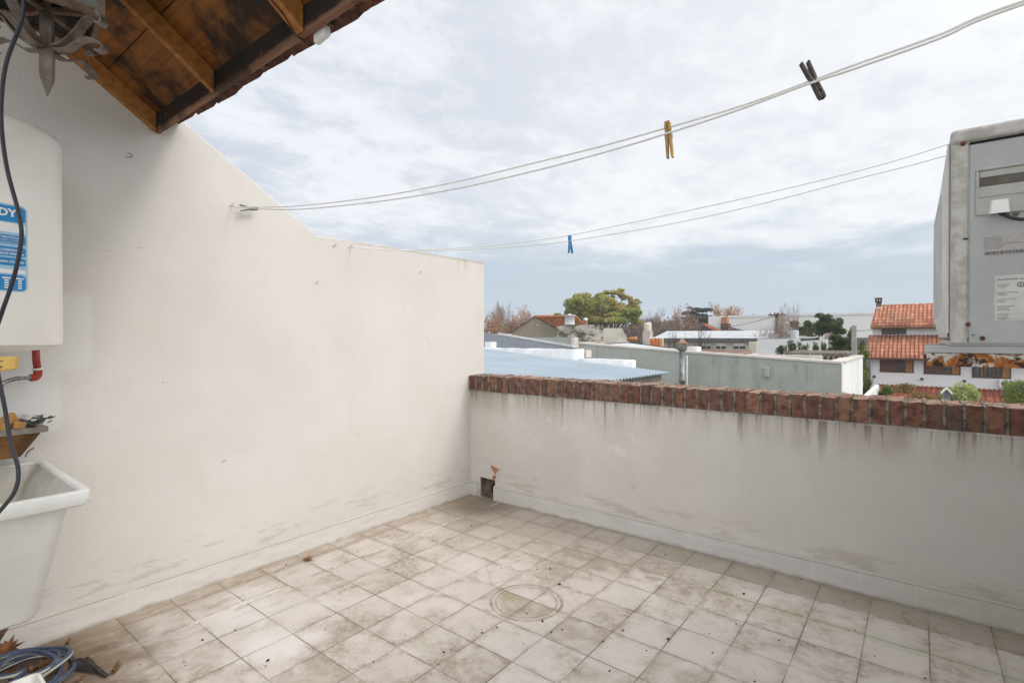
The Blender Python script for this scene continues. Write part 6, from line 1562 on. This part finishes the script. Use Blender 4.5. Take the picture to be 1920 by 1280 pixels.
def shrub(name, px, py0, py1, halfw, t, label, leafm, seed, n, lsize, cat='shrub', group=None, stem=True, spiky=False, round_=False, deep=1.0):
    R = random.Random(seed); c0 = at(px, py1, t); top = at(px, py0, t); T_ = thing(name, (c0.x, c0.y, c0.z), label, cat, group)
    w_ = halfw*t/FPX; h_ = top.z-c0.z; b = MB(); s_ = MB()
    if round_:
        for k in range(26):
            d = Vector((R.gauss(0, 1), R.gauss(0, 1), R.gauss(.3, .8))).normalized()
            leaves(b, c0+Vector((d.x*w_*.68, d.y*w_*.68*deep, h_*.45+d.z*h_*.36)), (w_*.36, w_*.36, h_*.24), n//26, lsize, R, 1., .5)
    elif spiky:
        for k in range(n):
            d = Vector((R.gauss(0, .7), R.gauss(0, .7), R.uniform(.3, 1.2))).normalized(); p0 = c0+Vector((R.uniform(-1, 1)*w_*.6, R.uniform(-1, 1)*w_*.6, R.uniform(.1, .75)*h_)); l_ = lsize*R.uniform(2, 4.5); v = d.orthogonal().normalized()*lsize*.25
            b.add([p0-v, p0+v, p0+d*l_], [(0, 1, 2)])
        leaves(b, c0+Vector((0, 0, h_*.4)), (w_*.8, w_*.8, h_*.4), n//2, lsize, R, 1., .2)
    elif name == 'slim_shrub':
        for k in range(6):
            f0 = Vector((R.uniform(-.8, .8)*w_, R.uniform(-.8, .8)*w_, 0)); tp_h = h_*R.uniform(.55, 1.05)
            for j in range(n//6):
                z_ = tp_h*R.random()**.8; q_ = c0+f0+Vector((R.gauss(0, .16)*w_, R.gauss(0, .16)*w_, z_)); d = Vector((R.gauss(0, 1), R.gauss(0, 1), .9)).normalized(); v = d.orthogonal().normalized()*lsize*.35; l_ = lsize*R.uniform(.8, 1.8)
                b.add([q_, q_+d*l_*.5+v, q_+d*l_, q_+d*l_*.5-v], [(0, 1, 2, 3)])
            s_.tube([c0+f0, c0+f0+Vector((0, 0, tp_h))], [.014, .005], 4, False)
    else:
        for k in range(7):
            cc_ = c0+Vector((R.uniform(-.6, .6)*w_, R.uniform(-.6, .6)*w_, h_*(k+.6)/7.5)); f = 1-.5*abs(k/6-.35)
            leaves(b, cc_, (w_*.6*f, w_*.6*f, h_*.16), n//7, lsize, R, 1., .2)
    for k in range(4): 
        e = c0+Vector((R.uniform(-.4, .4)*w_, R.uniform(-.4, .4)*w_, h_*R.uniform(.6, .9))); s_.tube([c0, (c0+e)/2+Vector((R.uniform(-.1, .1)*w_, 0, 0)), e], [.03, .02, .008], 5, False)
    s_.build('stem', M['bark'], T_); b.build('foliage', leafm, T_)
    return T_
for k, (px, hwid, top, lab) in enumerate([(1466, 11, 645, 'lowest slim dark shrub left of the pergola beside the panel wall'), (1486, 9, 636, 'tallest slim dark shrub rising behind the left end of the pergola'), (1506, 10, 641, 'slim dark shrub second behind the pergola from its left end'), (1526, 8, 642, 'slim dark shrub behind the middle of the pergola'), (1543, 6, 640, 'narrowest slim dark shrub near the pergola right half')]):
    shrub('slim_shrub', px, top, 666, hwid, 22, lab, M['lf_dark'], 50+k, 620 if hwid > 8 else 380, .045, group='slim dark shrubs behind the pergola')
shrub('hedge_bush', 1575, 628, 668, 27, 24, 'broad dark hedge bush behind the pergola right end', M['lf_dark'], 60, 3600, .055, deep=.7)
shrub('hedge_bush', 1592, 613, 668, 13, 25, 'upright leafy bush against the concrete post', M['lf_dark'], 61, 1500, .055)
shrub('garden_bush', 1619, 640, 700, 9, 34, 'green bush in the gap between concrete post and white house', M['lf_garden'], 62, 1600, .075)
shrub('garden_bush', 1622, 696, 740, 9, 30, 'green bush low in the gap before the white house corner', M['lf_garden'], 63, 1600, .065)
shrub('garden_bush', 1650, 722, 765, 22, 29, 'yellow-green bush at the left foot of the lower red roof', M['lf_garden'], 64, 2400, .06)
shrub('creeper', 1728, 722, 770, 44, 31, 'orange-tinged creeper spread over the lower red roof', M['lf_creeper'], 65, 3000, .055, deep=.5)
shrub('round_bush', 1800, 717, 772, 32, 31, 'rounded clipped yellow-green bush before the white house', M['lf_pale'], 66, 6500, .06, round_=True)
shrub('garden_bush', 1911, 692, 790, 34, 22, 'spiky green bush at the right picture edge under the bracket', M['lf_garden'], 67, 2600, .055, spiky=True)
# far wood along the horizon: one mass
b = MB(); R = random.Random(9)
for k in range(220):
    px = R.uniform(880, 1380); t = R.uniform(125, 170); c = at(px, R.uniform(612, 632), t)
    leaves(b, c, (3.2, 3.2, 2.6), 60, .35, R, 1., .1)
tag(b.build('far_wood', mat('far_wood', leaf_m([(0, (.10, .085, .075)), (.5, (.16, .13, .115)), (1, (.22, .17, .14))], .05), .9)), 'grey-brown leafless woods far off along the horizon', 'woods', kind='stuff')
# faint winter haze over the roofs
hm = bpy.data.materials.new('haze'); hm.use_nodes = True; ht = NT(hm.node_tree); ht.n.clear()
pv = ht.new('ShaderNodeVolumePrincipled'); pv.inputs['Color'].default_value = (.93, .95, .98, 1); pv.inputs['Density'].default_value = .0009; pv.inputs['Anisotropy'].default_value = .2
ho = ht.new('ShaderNodeOutputMaterial'); ht.l.new(pv.outputs[0], ho.inputs['Volume'])
tag(MB().box(-430, 430, -70, 630, GZ-1, 16).build('haze', hm), kind='stuff')
bpy.context.view_layer.update()
